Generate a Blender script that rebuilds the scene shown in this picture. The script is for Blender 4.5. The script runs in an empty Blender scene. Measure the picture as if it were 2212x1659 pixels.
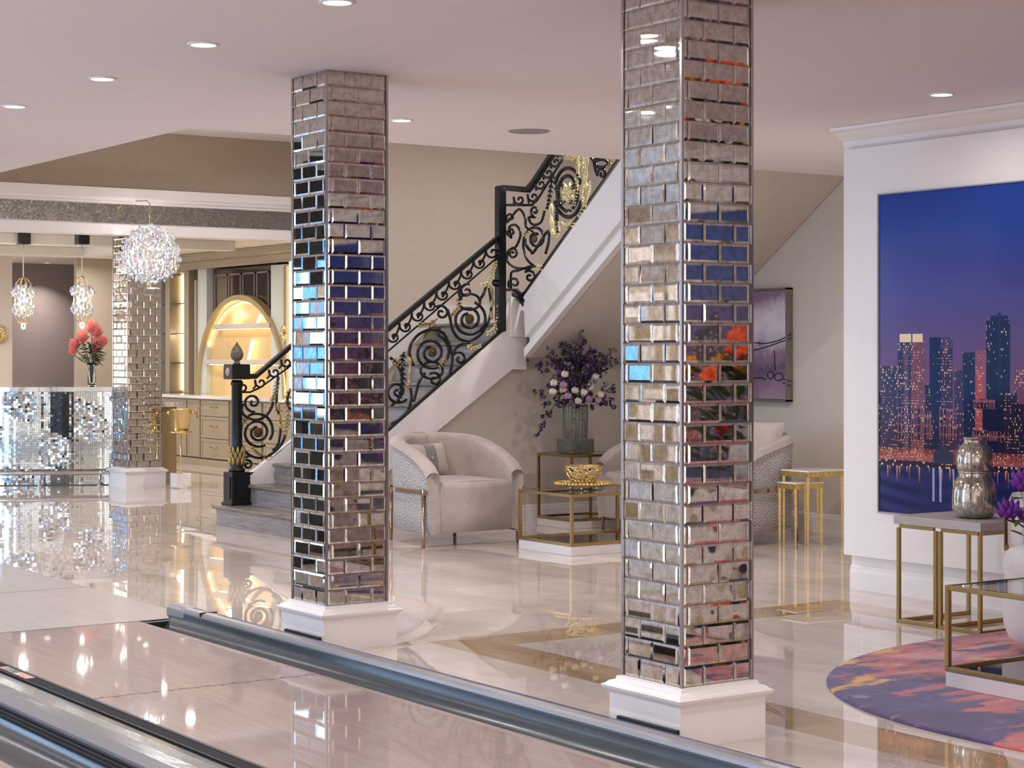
import bpy, math, random
import numpy as np
from math import sin, cos, pi, radians as R
from mathutils import Vector

S = bpy.context.scene
COL = S.collection
rnd = random.Random(7)

# ------------------------------------------------------------------ camera, world, exposure
F, CX, HY, H = 4040.0, 1106.0, 763.0, 1.48          # focal length in px, principal column, horizon row, eye height
RX, RY = (.8248, -.5655), (.5654, .8248)            # camera right and forward in the room's axes
cd = bpy.data.cameras.new('camera'); cam = bpy.data.objects.new('camera', cd); COL.objects.link(cam)
cam.location = (0, 0, H); cam.rotation_euler = (R(90), 0, -math.atan2(RY[0], RY[1]))
cd.sensor_width = 36; cd.lens = 36 * F / 2212; cd.shift_y = -(829.5 - HY) / 2212
cd.clip_start = .1; cd.clip_end = 100
S.camera = cam
vs = S.view_settings
vs.view_transform = 'Standard'; vs.look = 'None'; vs.gamma = 1; vs.use_curve_mapping = False; vs.exposure = 0.08
S.cycles.max_bounces = 9; S.cycles.diffuse_bounces = 6; S.cycles.glossy_bounces = 6
S.cycles.transmission_bounces = 6; S.cycles.transparent_max_bounces = 8
S.cycles.sample_clamp_indirect = 6; S.cycles.caustics_reflective = False; S.cycles.caustics_refractive = False
S.cycles.use_denoising = True
W = bpy.data.worlds.new('world'); S.world = W; W.use_nodes = True
W.node_tree.nodes['Background'].inputs[0].default_value = (1.0, .96, .94, 1)
W.node_tree.nodes['Background'].inputs[1].default_value = 1.9

def lamp(name, kind, loc, power, col=(1, .94, .88), size=.1, rot=(0, 0, 0), sy=None, spread=None):
    d = bpy.data.lights.new(name, kind); o = bpy.data.objects.new(name, d); COL.objects.link(o)
    o.location = loc; o.rotation_euler = rot; d.energy = power; d.color = col
    if kind == 'AREA':
        d.shape = 'RECTANGLE' if sy else 'DISK'; d.size = size
        if sy: d.size_y = sy
        if spread: d.spread = R(spread)
    elif kind == 'POINT': d.shadow_soft_size = size
    return o
# daylight through the tall windows of the left wall
lamp('window_daylight', 'AREA', (-3.3, 21.0, 1.6), 480, (.45, .72, 1), 8.5, (0, R(-90), 0), 2.2)
lamp('window_daylight', 'AREA', (-3.3, 10.5, 1.6), 300, (.45, .72, 1), 5.0, (0, R(-90), 0), 2.2)

# ------------------------------------------------------------------ helpers
def at_y(px, py, Y):
    t = (px - CX) / F; X = Y * (.5655 + .8248 * t) / (.8248 - .5654 * t)
    return Vector((X, Y, H + (HY - py) / F * (X * RY[0] + Y * RY[1])))
def at_x(px, py, X):
    t = (px - CX) / F; Y = X * (.8248 - .5654 * t) / (.5655 + .8248 * t)
    return Vector((X, Y, H + (HY - py) / F * (X * RY[0] + Y * RY[1])))

class MB:
    def __init__(s): s.v = []; s.f = []; s.mi = []; s.m = 0
    def add(s, vs_, fs):
        n = len(s.v); s.v += [tuple(p) for p in vs_]
        for f in fs: s.f.append(tuple(i + n for i in f)); s.mi.append(s.m)
    def box(s, x0, x1, y0, y1, z0, z1):
        s.add([(x0, y0, z0), (x1, y0, z0), (x1, y1, z0), (x0, y1, z0), (x0, y0, z1), (x1, y0, z1), (x1, y1, z1), (x0, y1, z1)],
              [(3, 2, 1, 0), (4, 5, 6, 7), (0, 1, 5, 4), (1, 2, 6, 5), (2, 3, 7, 6), (3, 0, 4, 7)]); return s
    def bbox(s, x0, x1, y0, y1, z0, z1, b=.004):
        # box with softened long edges: stacked inset rings
        prof = [(b, z0), (0, z0 + b), (0, z1 - b), (b, z1)]
        pts = []
        for o, z in prof: pts += [(x0 + o, y0 + o, z), (x1 - o, y0 + o, z), (x1 - o, y1 - o, z), (x0 + o, y1 - o, z)]
        fs = [(3, 2, 1, 0), (12, 13, 14, 15)]
        for k in range(3):
            for i in range(4): j = (i + 1) % 4; fs.append((4 * k + i, 4 * k + j, 4 * k + 4 + j, 4 * k + 4 + i))
        s.add(pts, fs); return s
    def quad(s, a, b, c, d): s.add([a, b, c, d], [(0, 1, 2, 3)]); return s
    def prism(s, poly, d):
        """poly: list of 3D points, extruded by vector d"""
        n = len(poly); d = Vector(d)
        a = [Vector(p) for p in poly]; b = [p + d for p in a]
        s.add(a + b, [tuple(range(n))[::-1], tuple(range(n, 2 * n))] + [(i, (i + 1) % n, n + (i + 1) % n, n + i) for i in range(n)]); return s
    def sweep(s, prof, p0, p1, u, w):
        """profile of (a,b) pairs in directions u,w swept from p0 to p1"""
        u, w, p0, p1 = Vector(u), Vector(w), Vector(p0), Vector(p1)
        s.prism([p0 + u * a + w * b for a, b in prof], p1 - p0); return s
    def tube(s, pts, r, n=6, close=False, cap=True):
        pts = [Vector(p) for p in pts]; N = len(pts)
        rs = r if isinstance(r, (list, tuple)) else [r] * N
        base = len(s.v); nrm = None
        for i, p in enumerate(pts):
            if close: t = pts[(i + 1) % N] - pts[i - 1]
            else: t = pts[min(i + 1, N - 1)] - pts[max(i - 1, 0)]
            if t.length < 1e-9: t = Vector((0, 0, 1))
            t.normalize()
            if nrm is None: nrm = t.cross(Vector((0, 0, 1)) if abs(t.z) < .9 else Vector((1, 0, 0)))
            nrm = nrm - t * nrm.dot(t)
            if nrm.length < 1e-6: nrm = t.orthogonal()
            nrm.normalize(); bn = t.cross(nrm)
            for k in range(n):
                a = 2 * pi * k / n; s.v.append(tuple(p + (nrm * cos(a) + bn * sin(a)) * rs[i]))
        for i in range(N if close else N - 1):
            j = (i + 1) % N
            for k in range(n):
                l = (k + 1) % n; s.f.append((base + i * n + k, base + i * n + l, base + j * n + l, base + j * n + k)); s.mi.append(s.m)
        if cap and not close:
            s.f.append(tuple(base + k for k in range(n))[::-1]); s.f.append(tuple(base + (N - 1) * n + k for k in range(n))); s.mi += [s.m, s.m]
        return s
    def lathe(s, prof, c=(0, 0, 0), n=24, ax='z', sx=1, sy=1):
        c = Vector(c); pts = []
        for r, z in prof:
            for k in range(n):
                a = 2 * pi * k / n; x, y = r * cos(a) * sx, r * sin(a) * sy
                p = (x, y, z) if ax == 'z' else ((x, z, y) if ax == 'y' else (z, x, y))
                pts.append(c + Vector(p))
        fs = []
        for i in range(len(prof) - 1):
            for k in range(n): l = (k + 1) % n; fs.append((i * n + k, i * n + l, (i + 1) * n + l, (i + 1) * n + k))
        if prof[0][0] > 1e-5: fs.append(tuple(range(n))[::-1])
        if prof[-1][0] > 1e-5: fs.append(tuple((len(prof) - 1) * n + k for k in range(n)))
        s.add(pts, fs); return s
    def ball(s, c, r, n=8, m=6, sc=(1, 1, 1)):
        prof = [(max(r * sin(pi * i / m), 1e-6), -r * cos(pi * i / m)) for i in range(m + 1)]
        c = Vector(c); q = MB().lathe(prof, (0, 0, 0), n)
        s.add([(c.x + x * sc[0], c.y + y * sc[1], c.z + z * sc[2]) for x, y, z in q.v], q.f); return s
    def build(s, name, mat, parent=None, smooth=False, org=None, bevel=0):
        me = bpy.data.meshes.new(name)
        off = Vector(org) if org is not None else (Vector(ORG.get(parent.name, (0, 0, 0))) if parent else Vector((0, 0, 0)))
        me.from_pydata([(x - off.x, y - off.y, z - off.z) for x, y, z in s.v], [], s.f)
        mats = mat if isinstance(mat, (list, tuple)) else [mat]
        for m in mats: me.materials.append(m)
        if len(mats) > 1: me.polygons.foreach_set('material_index', s.mi)
        if smooth: me.polygons.foreach_set('use_smooth', [True] * len(s.f))
        me.validate(); me.update()
        o = bpy.data.objects.new(name, me); COL.objects.link(o)
        if parent:
            o.parent = parent
            if parent.type == 'MESH' or parent.name in ORG: ORG[o.name] = ORG.get(parent.name, Vector((0, 0, 0)))
        elif org is not None: o.location = off
        if bevel:
            b = o.modifiers.new('b', 'BEVEL'); b.width = bevel; b.segments = 2; b.limit_method = 'ANGLE'
        return o
ORG = {}
def tag(o, label, cat, group=None, kind=None):
    o['label'] = label; o['category'] = cat
    if group: o['group'] = group
    if kind: o['kind'] = kind
    return o
def thing(name, label, cat, loc=(0, 0, 0), rz=0, group=None, local=False):
    o = bpy.data.objects.new(name, None); COL.objects.link(o); o.location = loc; o.rotation_euler = (0, 0, rz)
    o.empty_display_size = .1
    ORG[o.name] = Vector((0, 0, 0)) if local else Vector(loc)
    return tag(o, label, cat, group)
def struct(name, mb, m, **k):
    o = mb.build(name, m, **k); o['kind'] = 'structure'; return o
def part(o, label): o['label'] = label; return o
def copy_tree(o, parent=None):
    c = o.copy(); COL.objects.link(c)
    if parent: c.parent = parent
    for ch in list(o.children): copy_tree(ch, c)
    return c

# ------------------------------------------------------------------ materials
def lin(c): return tuple(((x / 255) / 12.92 if x <= 10 else ((x / 255 + .055) / 1.055) ** 2.4) for x in c)
class NT:
    def __init__(s, name):
        s.m = bpy.data.materials.new(name); s.m.use_nodes = True; s.t = s.m.node_tree; s.n = s.t.nodes; s.l = s.t.links
        s.p = s.n['Principled BSDF']
    def N(s, k, **kw):
        n = s.n.new(k)
        for a, b in kw.items():
            if hasattr(n, a): setattr(n, a, b)
            else: n.inputs[a.replace('_', ' ')].default_value = b
        return n
    def L(s, a, b): s.l.new(a, b)
    def coord(s, sc=(1, 1, 1), rot=(0, 0, 0), loc=(0, 0, 0)):
        g = s.N('ShaderNodeNewGeometry'); mp = s.N('ShaderNodeMapping'); s.L(g.outputs['Position'], mp.inputs[0])
        mp.inputs['Scale'].default_value = sc; mp.inputs['Rotation'].default_value = rot; mp.inputs['Location'].default_value = loc
        return mp.outputs[0]
    def noise(s, v, scale, detail=4, rough=.5, dist=0):
        n = s.N('ShaderNodeTexNoise'); s.L(v, n.inputs['Vector'])
        n.inputs['Scale'].default_value = scale; n.inputs['Detail'].default_value = detail
        n.inputs['Roughness'].default_value = rough; n.inputs['Distortion'].default_value = dist
        return n
    def ramp(s, v, stops, interp='LINEAR'):
        r = s.N('ShaderNodeValToRGB'); s.L(v, r.inputs[0]); r.color_ramp.interpolation = interp
        e = r.color_ramp.elements
        while len(e) < len(stops): e.new(.5)
        for k, (p, c) in enumerate(stops): e[k].position = p; e[k].color = (*c, 1) if len(c) == 3 else c
        return r.outputs[0]
    def mix(s, a, b, f, mode='MIX'):
        m = s.N('ShaderNodeMix'); m.data_type = 'RGBA'; m.blend_type = mode
        for sock, val in ((m.inputs[6], a), (m.inputs[7], b), (m.inputs[0], f)):
            if hasattr(val, 'links'): s.L(val, sock)
            elif isinstance(val, (int, float)): sock.default_value = val
            else: sock.default_value = (*val, 1)
        return m.outputs[2]
    def math(s, op, a, b=0.0, c=None):
        m = s.N('ShaderNodeMath'); m.operation = op
        for i, val in enumerate((a, b) if c is None else (a, b, c)):
            if hasattr(val, 'links'): s.L(val, m.inputs[i])
            else: m.inputs[i].default_value = val
        return m.outputs[0]
    def bump(s, h, strength=.3, dist=.01):
        b = s.N('ShaderNodeBump'); s.L(h, b.inputs['Height']); b.inputs['Strength'].default_value = strength; b.inputs['Distance'].default_value = dist
        s.L(b.outputs[0], s.p.inputs['Normal']); return b
    def set(s, col=None, rough=.5, metal=0, **kw):
        if col is not None:
            if hasattr(col, 'links'): s.L(col, s.p.inputs['Base Color'])
            else: s.p.inputs['Base Color'].default_value = (*col, 1)
        if hasattr(rough, 'links'): s.L(rough, s.p.inputs['Roughness'])
        else: s.p.inputs['Roughness'].default_value = rough
        s.p.inputs['Metallic'].default_value = metal
        for k, v in kw.items(): s.p.inputs[k.replace('_', ' ')].default_value = v
        return s.m
def plain(name, rgb, rough=.5, metal=0, var=.06, vs_=8, **kw):
    t = NT(name); c = lin(rgb); n = t.noise(t.coord(), vs_, 3)
    d = tuple(x * (1 - var) for x in c); l = tuple(min(1, x * (1 + var)) for x in c)
    return t.set(t.ramp(n.outputs[0], [(.3, d), (.7, l)]), rough, metal, **kw)
def glow(name, rgb, strength):
    t = NT(name); t.set(lin(rgb), .5); t.p.inputs['Emission Color'].default_value = (*lin(rgb), 1); t.p.inputs['Emission Strength'].default_value = strength
    return t.m

M = {}
M['wall'] = plain('wall_paint_warm', (208, 197, 184), .8, var=.02)
M['wall_tan'] = plain('wall_paint_tan', (178, 164, 146), .8, var=.02)
M['white'] = plain('white_trim_paint', (232, 226, 224), .45, var=.01)
M['ceil'] = plain('ceiling_paint', (234, 224, 222), .8, var=.01)
M['ceil_w'] = plain('bar_ceiling_paint', (226, 220, 208), .7, var=.01)
M['taupe'] = plain('taupe_wall_paint', (140, 124, 118), .7, var=.03)
M['cab'] = plain('greige_cabinet_paint', (160, 145, 122), .4, var=.03)
M['iron'] = plain('black_iron', (16, 17, 20), .3, 0.2, var=.1)
M['gilt'] = plain('antique_gilding', (176, 155, 104), .38, .45, var=.35, vs_=60)
M['cream_gilt'] = plain('cream_gilding', (226, 212, 160), .45, .2, var=.25, vs_=60)
M['bronze'] = plain('bronze_rosette', (98, 80, 52), .35, .6, var=.3, vs_=80)
M['brass'] = plain('brushed_brass', (172, 142, 92), .22, .95, var=.06)
M['gold'] = plain('polished_gold', (232, 208, 146), .12, 1.0, var=.03)
M['goldleaf'] = plain('gold_leaf', (214, 182, 112), .3, .8, var=.2, vs_=40)
M['chrome'] = plain('chrome', (215, 215, 218), .08, 1.0, var=.02)
M['rose'] = plain('rose_steel', (176, 150, 132), .16, 1.0, var=.04)
M['lacquer'] = plain('pale_lacquer', (214, 208, 208), .15, 0, var=.01)
M['concrete'] = plain('grey_stone_top', (176, 168, 166), .35, 0, var=.06)
M['black'] = plain('black_rubber', (14, 14, 15), .4, var=.1)
M['charcoal'] = plain('charcoal_plastic', (46, 46, 50), .8, var=.05, Specular_IOR_Level=.15)
M['gutter'] = plain('gutter_plastic', (58, 64, 70), .22, var=.08)
M['cap'] = plain('grey_division_cap', (150, 148, 150), .3, .3, var=.04)
M['blueline'] = plain('blue_edge_strip', (86, 88, 140), .2, .2, var=.05)
M['boucle'] = None
M['lens'] = glow('downlight_lens', (255, 250, 240), 14)
M['led'] = glow('led_strip', (255, 226, 178), 5)
M['bulb'] = glow('chandelier_bulb', (255, 244, 226), 14)
M['winsky'] = glow('daylit_window_pane', (112, 182, 255), 1.5)
M['screen'] = glow('lit_blue_screen', (140, 200, 255), 1.6)

def m_mirror():
    t = NT('antique_mirror_tile'); v = t.coord()
    n1 = t.noise(v, 190, 4, .6); n2 = t.noise(v, 30, 4, .6)
    a = t.ramp(n1.outputs[0], [(.36, lin((196, 191, 184))), (.50, lin((216, 212, 206))), (.7, lin((226, 222, 216)))])
    b = t.ramp(n2.outputs[0], [(.35, lin((222, 216, 208))), (.6, (1, 1, 1))])
    return t.set(t.mix(a, b, 1.0, 'MULTIPLY'), .025, 1.0)
M['mirror'] = m_mirror()
M['mosaic'] = plain('mirror_mosaic', (205, 212, 214), .06, 1.0, var=.12, vs_=30)
M['silver_trim'] = plain('silver_corner_trim', (190, 184, 184), .2, 1.0, var=.02)
M['grout'] = plain('pillar_grout', (120, 112, 106), .5, .3, var=.1)

def marble(name, c0, c1, tile, mortar, rot=0.0, jitter=.004, joint=.003, veins=None):
    t = NT(name); v = t.coord(sc=(1, 1, 0), rot=(0, 0, rot)); v0 = t.coord()
    st = t.coord(sc=(1, .35, 1), rot=(0, 0, .5 + rot))
    n = t.noise(st, 2.2, 6, .55, .6); n2 = t.noise(st, 9, 4, .6, .3)
    f = t.math('ADD', t.math('MULTIPLY', n.outputs[0], .7), t.math('MULTIPLY', n2.outputs[0], .3))
    c = t.ramp(f, [(.34, c0), (.62, c1)])
    if veins:
        w = t.noise(st, 1.4, 8, .7, 1.5)
        vv = t.math('ABSOLUTE', t.math('SUBTRACT', w.outputs[0], .5))
        c = t.mix(veins, c, t.ramp(vv, [(.0, (.0, .0, .0)), (.035, (1, 1, 1))]))
    sp = t.N('ShaderNodeSeparateXYZ'); t.L(v, sp.inputs[0])
    if tile:
        jx = t.math('FRACT', t.math('DIVIDE', sp.outputs[0], tile)); jy = t.math('FRACT', t.math('DIVIDE', sp.outputs[1], tile))
        e = joint / tile
        mask = t.math('MAXIMUM', t.math('LESS_THAN', jx, e), t.math('LESS_THAN', jy, e))
        sn = t.N('ShaderNodeVectorMath'); sn.operation = 'SNAP'; t.L(v, sn.inputs[0]); sn.inputs[1].default_value = (tile, tile, 1000)
        wn = t.N('ShaderNodeTexWhiteNoise'); wn.noise_dimensions = '3D'; t.L(sn.outputs[0], wn.inputs[0])
        tone = t.math('MULTIPLY_ADD', wn.outputs[0], .16, .90)
        hsv = t.N('ShaderNodeHueSaturation'); t.L(c, hsv.inputs['Color']); t.L(tone, hsv.inputs['Value'])
        c = t.mix(hsv.outputs[0], mortar, t.math('MULTIPLY', mask, .6))
        a = t.N('ShaderNodeVectorMath'); a.operation = 'SUBTRACT'; t.L(wn.outputs[1], a.inputs[0]); a.inputs[1].default_value = (.5, .5, .5)
        # every slab lies a hair out of true
        wv = t.noise(v0, 3.0, 2); b = t.N('ShaderNodeVectorMath'); b.operation = 'SUBTRACT'; t.L(wv.outputs[1], b.inputs[0]); b.inputs[1].default_value = (.5, .5, .5)
        s1 = t.N('ShaderNodeVectorMath'); s1.operation = 'SCALE'; t.L(a.outputs[0], s1.inputs[0]); s1.inputs['Scale'].default_value = jitter
        s2 = t.N('ShaderNodeVectorMath'); s2.operation = 'SCALE'; t.L(b.outputs[0], s2.inputs[0]); s2.inputs['Scale'].default_value = jitter * .9
        g = t.N('ShaderNodeNewGeometry'); ad = t.N('ShaderNodeVectorMath'); ad.operation = 'ADD'; t.L(s1.outputs[0], ad.inputs[0]); t.L(s2.outputs[0], ad.inputs[1])
        a2 = t.N('ShaderNodeVectorMath'); a2.operation = 'ADD'; t.L(ad.outputs[0], a2.inputs[0]); t.L(g.outputs['Normal'], a2.inputs[1])
        nn = t.N('ShaderNodeVectorMath'); nn.operation = 'NORMALIZE'; t.L(a2.outputs[0], nn.inputs[0]); t.L(nn.outputs[0], t.p.inputs['Normal'])
    t.p.inputs['Coat Weight'].default_value = 0.0
    return t.set(c, .012, 0, IOR=2.05)
M['floor'] = marble('polished_beige_marble', lin((192, 178, 167)), lin((218, 206, 197)), .9, lin((236, 226, 214)))
M['floor_d'] = marble('polished_beige_marble_set_diagonally', lin((196, 182, 173)), lin((220, 209, 202)), .6, lin((240, 232, 222)), rot=pi / 4)
M['stripe'] = marble('brown_marble_border', lin((146, 118, 90)), lin((190, 164, 134)), 0, (0, 0, 0), rot=1.0)
M['whitemarble'] = marble('white_marble', lin((220, 214, 206)), lin((240, 236, 230)), 0, (0, 0, 0), veins=lin((165, 160, 156)))

def boards(name, c0, c1, line, pitch, w, rough, coat, dark=.5, axis=0):
    t = NT(name); v = t.coord(); sp = t.N('ShaderNodeSeparateXYZ'); t.L(v, sp.inputs[0])
    n = t.noise(t.coord(sc=(14, .8, 1) if axis == 0 else (.8, 14, 1)), 2, 5, .6)
    c = t.ramp(n.outputs[0], [(.3, c0), (.7, c1)])
    u = t.math('FRACT', t.math('DIVIDE', sp.outputs[axis], pitch))
    c = t.mix(c, line, t.math('MULTIPLY', t.math('LESS_THAN', u, w), dark))
    b = t.noise(t.coord(sc=(1, 1, 1)), 60, 2); 
    t.bump(b.outputs[0], .01, .001)
    return t.set(c, rough, 0, Coat_Weight=coat, Coat_Roughness=.03)
M['lane'] = boards('lane_laminate', lin((148, 127, 121)), lin((167, 146, 140)), lin((104, 82, 78)), .0215, .30, .42, .55, .5)
M['approach'] = boards('approach_laminate', lin((158, 149, 144)), lin((172, 164, 159)), lin((160, 148, 142)), .0267, .1, .4, .08, .4)

def m_tread():
    t = NT('weathered_oak'); n = t.noise(t.coord(sc=(3, 1.2, 26)), 3.5, 6, .65, .8)
    return t.set(t.ramp(n.outputs[0], [(.32, lin((96, 86, 80))), (.68, lin((148, 138, 132)))]), .35)
def m_riser():
    t = NT('pale_oak_riser'); n = t.noise(t.coord(sc=(3, 1.2, 26)), 3.5, 6, .65, .8)
    return t.set(t.ramp(n.outputs[0], [(.32, lin((122, 114, 112))), (.68, lin((176, 168, 166)))]), .35)
M['tread'] = m_tread(); M['riser'] = m_riser()

def m_fabric(name, c0, c1, sc=140, bump=.25, sheen=.3):
    t = NT(name); n = t.noise(t.coord(), sc, 3, .6); n2 = t.noise(t.coord(), 6, 3)
    f = t.math('ADD', t.math('MULTIPLY', n.outputs[0], .5), t.math('MULTIPLY', n2.outputs[0], .5))
    t.bump(n.outputs[0], bump, .003)
    return t.set(t.ramp(f, [(.35, c0), (.65, c1)]), .9, 0, Sheen_Weight=sheen)
M['chair'] = m_fabric('taupe_velvet', lin((160, 147, 140)), lin((186, 173, 165)))
M['pillow'] = m_fabric('greige_pillow_fabric', lin((170, 156, 146)), lin((194, 180, 170)))
M['pillow_dark'] = m_fabric('grey_satin', lin((118, 112, 112)), lin((142, 136, 136)))
M['boucle'] = m_fabric('white_boucle', lin((200, 193, 192)), lin((220, 214, 213)), 220, .5)
def m_zebra():
    t = NT('chevron_zebra_weave'); tc = t.N('ShaderNodeTexCoord'); sp = t.N('ShaderNodeSeparateXYZ'); t.L(tc.outputs['Object'], sp.inputs[0])
    # chevrons: stripes climb away from vertical spines every 22 cm round the shell
    ang = t.math('ADD', t.math('MULTIPLY', sp.outputs[0], 1.0), t.math('MULTIPLY', sp.outputs[1], 1.0))
    z = t.math('PINGPONG', ang, .11)
    nz = t.noise(tc.outputs['Object'], 26, 3, .6)
    h = t.math('ADD', t.math('SUBTRACT', sp.outputs[2], t.math('MULTIPLY', z, 1.1)), t.math('MULTIPLY', nz.outputs[0], .035))
    w = t.math('SINE', t.math('MULTIPLY', h, 250))
    nb = t.noise(tc.outputs['Object'], 70, 2)
    w2 = t.math('ADD', w, t.math('MULTIPLY', t.math('SUBTRACT', nb.outputs[0], .5), 2.4))
    return t.set(t.ramp(t.math('MULTIPLY_ADD', w2, .5, .5), [(.42, lin((128, 122, 120))), (.58, lin((206, 202, 200)))]), .85)
M['zebra'] = m_zebra()
def m_glass(name, rgb, rough=0.0):
    t = NT(name); return t.set(lin(rgb), rough, 0, Transmission_Weight=1.0, IOR=1.45)
M['glass'] = m_glass('clear_glass', (236, 244, 240))
M['smoked'] = plain('smoked_mirror_shelf', (96, 90, 84), .04, .85, var=.03)
M['greenglass'] = plain('green_tinted_vase_glass', (122, 122, 110), .08, .0, var=.35, vs_=50, Transmission_Weight=.35)
M['mercury'] = None
def m_mercury():
    t = NT('mercury_glass'); v = t.coord(); sp = t.coord(sc=(60, 60, 6)); n = t.noise(sp, 1, 5, .7); n2 = t.noise(v, 160, 4, .7)
    f = t.math('ADD', t.math('MULTIPLY', n.outputs[0], .55), t.math('MULTIPLY', n2.outputs[0], .45))
    return t.set(t.ramp(f, [(.38, lin((128, 114, 94))), (.52, lin((188, 182, 172))), (.66, lin((220, 218, 214)))]), .16, .85)
M['mercury'] = m_mercury()
def m_crystal():
    t = NT('cut_crystal'); wn = t.N('ShaderNodeNewGeometry')
    c = t.ramp(wn.outputs['Random Per Island'], [(0, lin((255, 255, 255))), (.5, lin((232, 240, 255))), (.62, lin((255, 214, 236))), (.74, lin((214, 255, 232))), (.86, lin((255, 240, 206))), (.95, lin((206, 210, 255)))])
    return t.set(c, .06, .0, Transmission_Weight=.3, IOR=1.7)
M['crystal'] = m_crystal()
def m_rug():
    t = NT('abstract_tufted_rug'); v = t.coord(rot=(0, 0, .6)); v2 = t.coord(sc=(1, 2.0, 1), rot=(0, 0, .6))
    sp = t.N('ShaderNodeSeparateXYZ'); g = t.N('ShaderNodeNewGeometry'); t.L(g.outputs['Position'], sp.inputs[0])
    n = t.noise(v2, 2.4, 5, .6, .9); n2 = t.noise(t.coord(sc=(1, 1.8, 1), rot=(0, 0, .6), loc=(3, 1, 0)), 1.3, 5, .55, 1.0); n3 = t.noise(v2, 2.6, 4, .5, .8)
    # the design runs from plum at the rim towards coral at the middle
    bx = t.math('MINIMUM', t.math('MAXIMUM', t.math('MULTIPLY', t.math('SUBTRACT', sp.outputs[0], 6.15), .28), -.12), .10)
    by = t.math('MINIMUM', t.math('MAXIMUM', t.math('MULTIPLY', t.math('SUBTRACT', 5.05, sp.outputs[1]), .42), 0.0), .20)
    f = t.math('ADD', n.outputs[0], t.math('ADD', bx, by))
    c = t.ramp(f, [(.36, lin((66, 52, 104))), (.47, lin((84, 68, 124))), (.50, lin((124, 86, 124))), (.53, lin((178, 88, 98))), (.62, lin((198, 106, 102))), (.70, lin((204, 146, 146)))])
    y = t.ramp(t.math('SUBTRACT', n2.outputs[0], t.math('MULTIPLY', t.math('LESS_THAN', sp.outputs[1], 5.9), .2)), [(.55, (0, 0, 0)), (.60, (1, 1, 1))])
    c = t.mix(c, lin((226, 172, 84)), y)
    p = t.ramp(n3.outputs[0], [(.60, (0, 0, 0)), (.62, (1, 1, 1))])
    c = t.mix(c, lin((74, 60, 116)), p)
    q = t.ramp(n3.outputs[0], [(.32, (1, 1, 1)), (.36, (0, 0, 0))])
    c = t.mix(c, lin((160, 128, 160)), t.math('MULTIPLY', q, .8))
    pile = t.noise(v, 420, 2); t.bump(pile.outputs[0], .4, .004)
    return t.set(c, .95, 0, Sheen_Weight=.3)
M['rug'] = m_rug()
def m_paint():
    t = NT('abstract_lilac_painting'); sp = t.N('ShaderNodeSeparateXYZ'); g = t.N('ShaderNodeNewGeometry'); t.L(g.outputs['Position'], sp.inputs[0])
    v = t.coord(sc=(1, 1, .7)); n = t.noise(v, 4.5, 8, .65, .6); n2 = t.noise(v, 2.5, 5, .6)
    zz = t.math('ADD', sp.outputs[2], t.math('MULTIPLY', t.math('SUBTRACT', n.outputs[0], .5), .55))
    c = t.ramp(t.math('MULTIPLY', t.math('SUBTRACT', zz, 1.07), 1.04),
               [(.0, lin((164, 134, 154))), (.18, lin((142, 114, 140))), (.30, lin((104, 86, 116))), (.44, lin((152, 124, 146))), (.52, lin((200, 186, 202))), (.68, lin((224, 214, 224))), (.82, lin((206, 192, 208))), (.95, lin((138, 112, 138)))])
    return t.set(c, .6)
M['painting'] = m_paint()
def m_attr(name, rough):
    t = NT(name); a = t.N('ShaderNodeAttribute'); a.attribute_name = 'print'; t.L(a.outputs['Color'], t.p.inputs['Base Color'])
    return t.set(None, rough, 0, Specular_IOR_Level=.22)
M['print'] = m_attr('glossy_city_print', .08)
M['leaf'] = plain('green_leaf', (64, 82, 50), .5, var=.4, vs_=30)
M['leaf_d'] = plain('dusty_green_leaf', (72, 76, 66), .6, var=.4, vs_=30)
M['stem'] = plain('stem_green', (66, 74, 48), .5, var=.3)
def petal(name, rgb, var=.3): return plain(name, rgb, .6, var=var, vs_=45)
M['purple'] = petal('deep_purple_petal', (62, 38, 84), .5)
M['mauve'] = petal('mauve_petal', (122, 96, 122), .4)
M['white_rose'] = petal('white_rose_petal', (222, 214, 196), .1)
M['pink_rose'] = petal('lilac_rose_petal', (178, 140, 168), .15)
M['violet'] = petal('violet_petal', (104, 40, 140), .35)
M['orange'] = petal('orange_petal', (236, 96, 52), .25)
M['protea'] = petal('coral_protea_petal', (228, 128, 116), .2)
M['amber'] = petal('amber_petal', (244, 150, 30), .2)
M['crimson'] = petal('crimson_petal', (196, 22, 60), .25)

# ------------------------------------------------------------------ the setting
CZ = 2.89
fl = MB()
def fq(x0, x1, y0, y1, m): fl.m = m; fl.quad((x0, y0, 0), (x1, y0, 0), (x1, y1, 0), (x0, y1, 0))
ax0, ax1, ay0, ay1, sw = 5.06, 7.95, -1.6, 8.15, .32
fq(4.40, 4.48, -3, 9.75, 0); fq(4.48, ax0, -3, 28, 0); fq(ax1, 15, -3, 28, 0); fq(ax0, ax1, ay1, 28, 0); fq(ax0, ax1, -3, ay0, 0)
fq(ax0, ax0 + sw, ay0, ay1, 1); fq(ax1 - sw, ax1, ay0, ay1, 1); fq(ax0 + sw, ax1 - sw, ay1 - sw, ay1, 1); fq(ax0 + sw, ax1 - sw, ay0, ay0 + sw, 1)
fq(ax0 + sw, ax1 - sw, ay0 + sw, ay1 - sw, 2)
fq(-3.6, 4.48, 16.5, 28, 0)
struct('floor', fl, [M['floor'], M['stripe'], M['floor_d']])
c = MB(); c.box(-3.6, 4.957, -3, 19.3, CZ, CZ + .12); c.box(4.957, 15, -3, 10.79, CZ, CZ + .12)
struct('ceiling', c, M['ceil'])
c = MB(); c.box(4.9, 15, 10.7, 19.5, 3.93, 4.0); struct('ceiling_foyer', c, M['ceil'])
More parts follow.
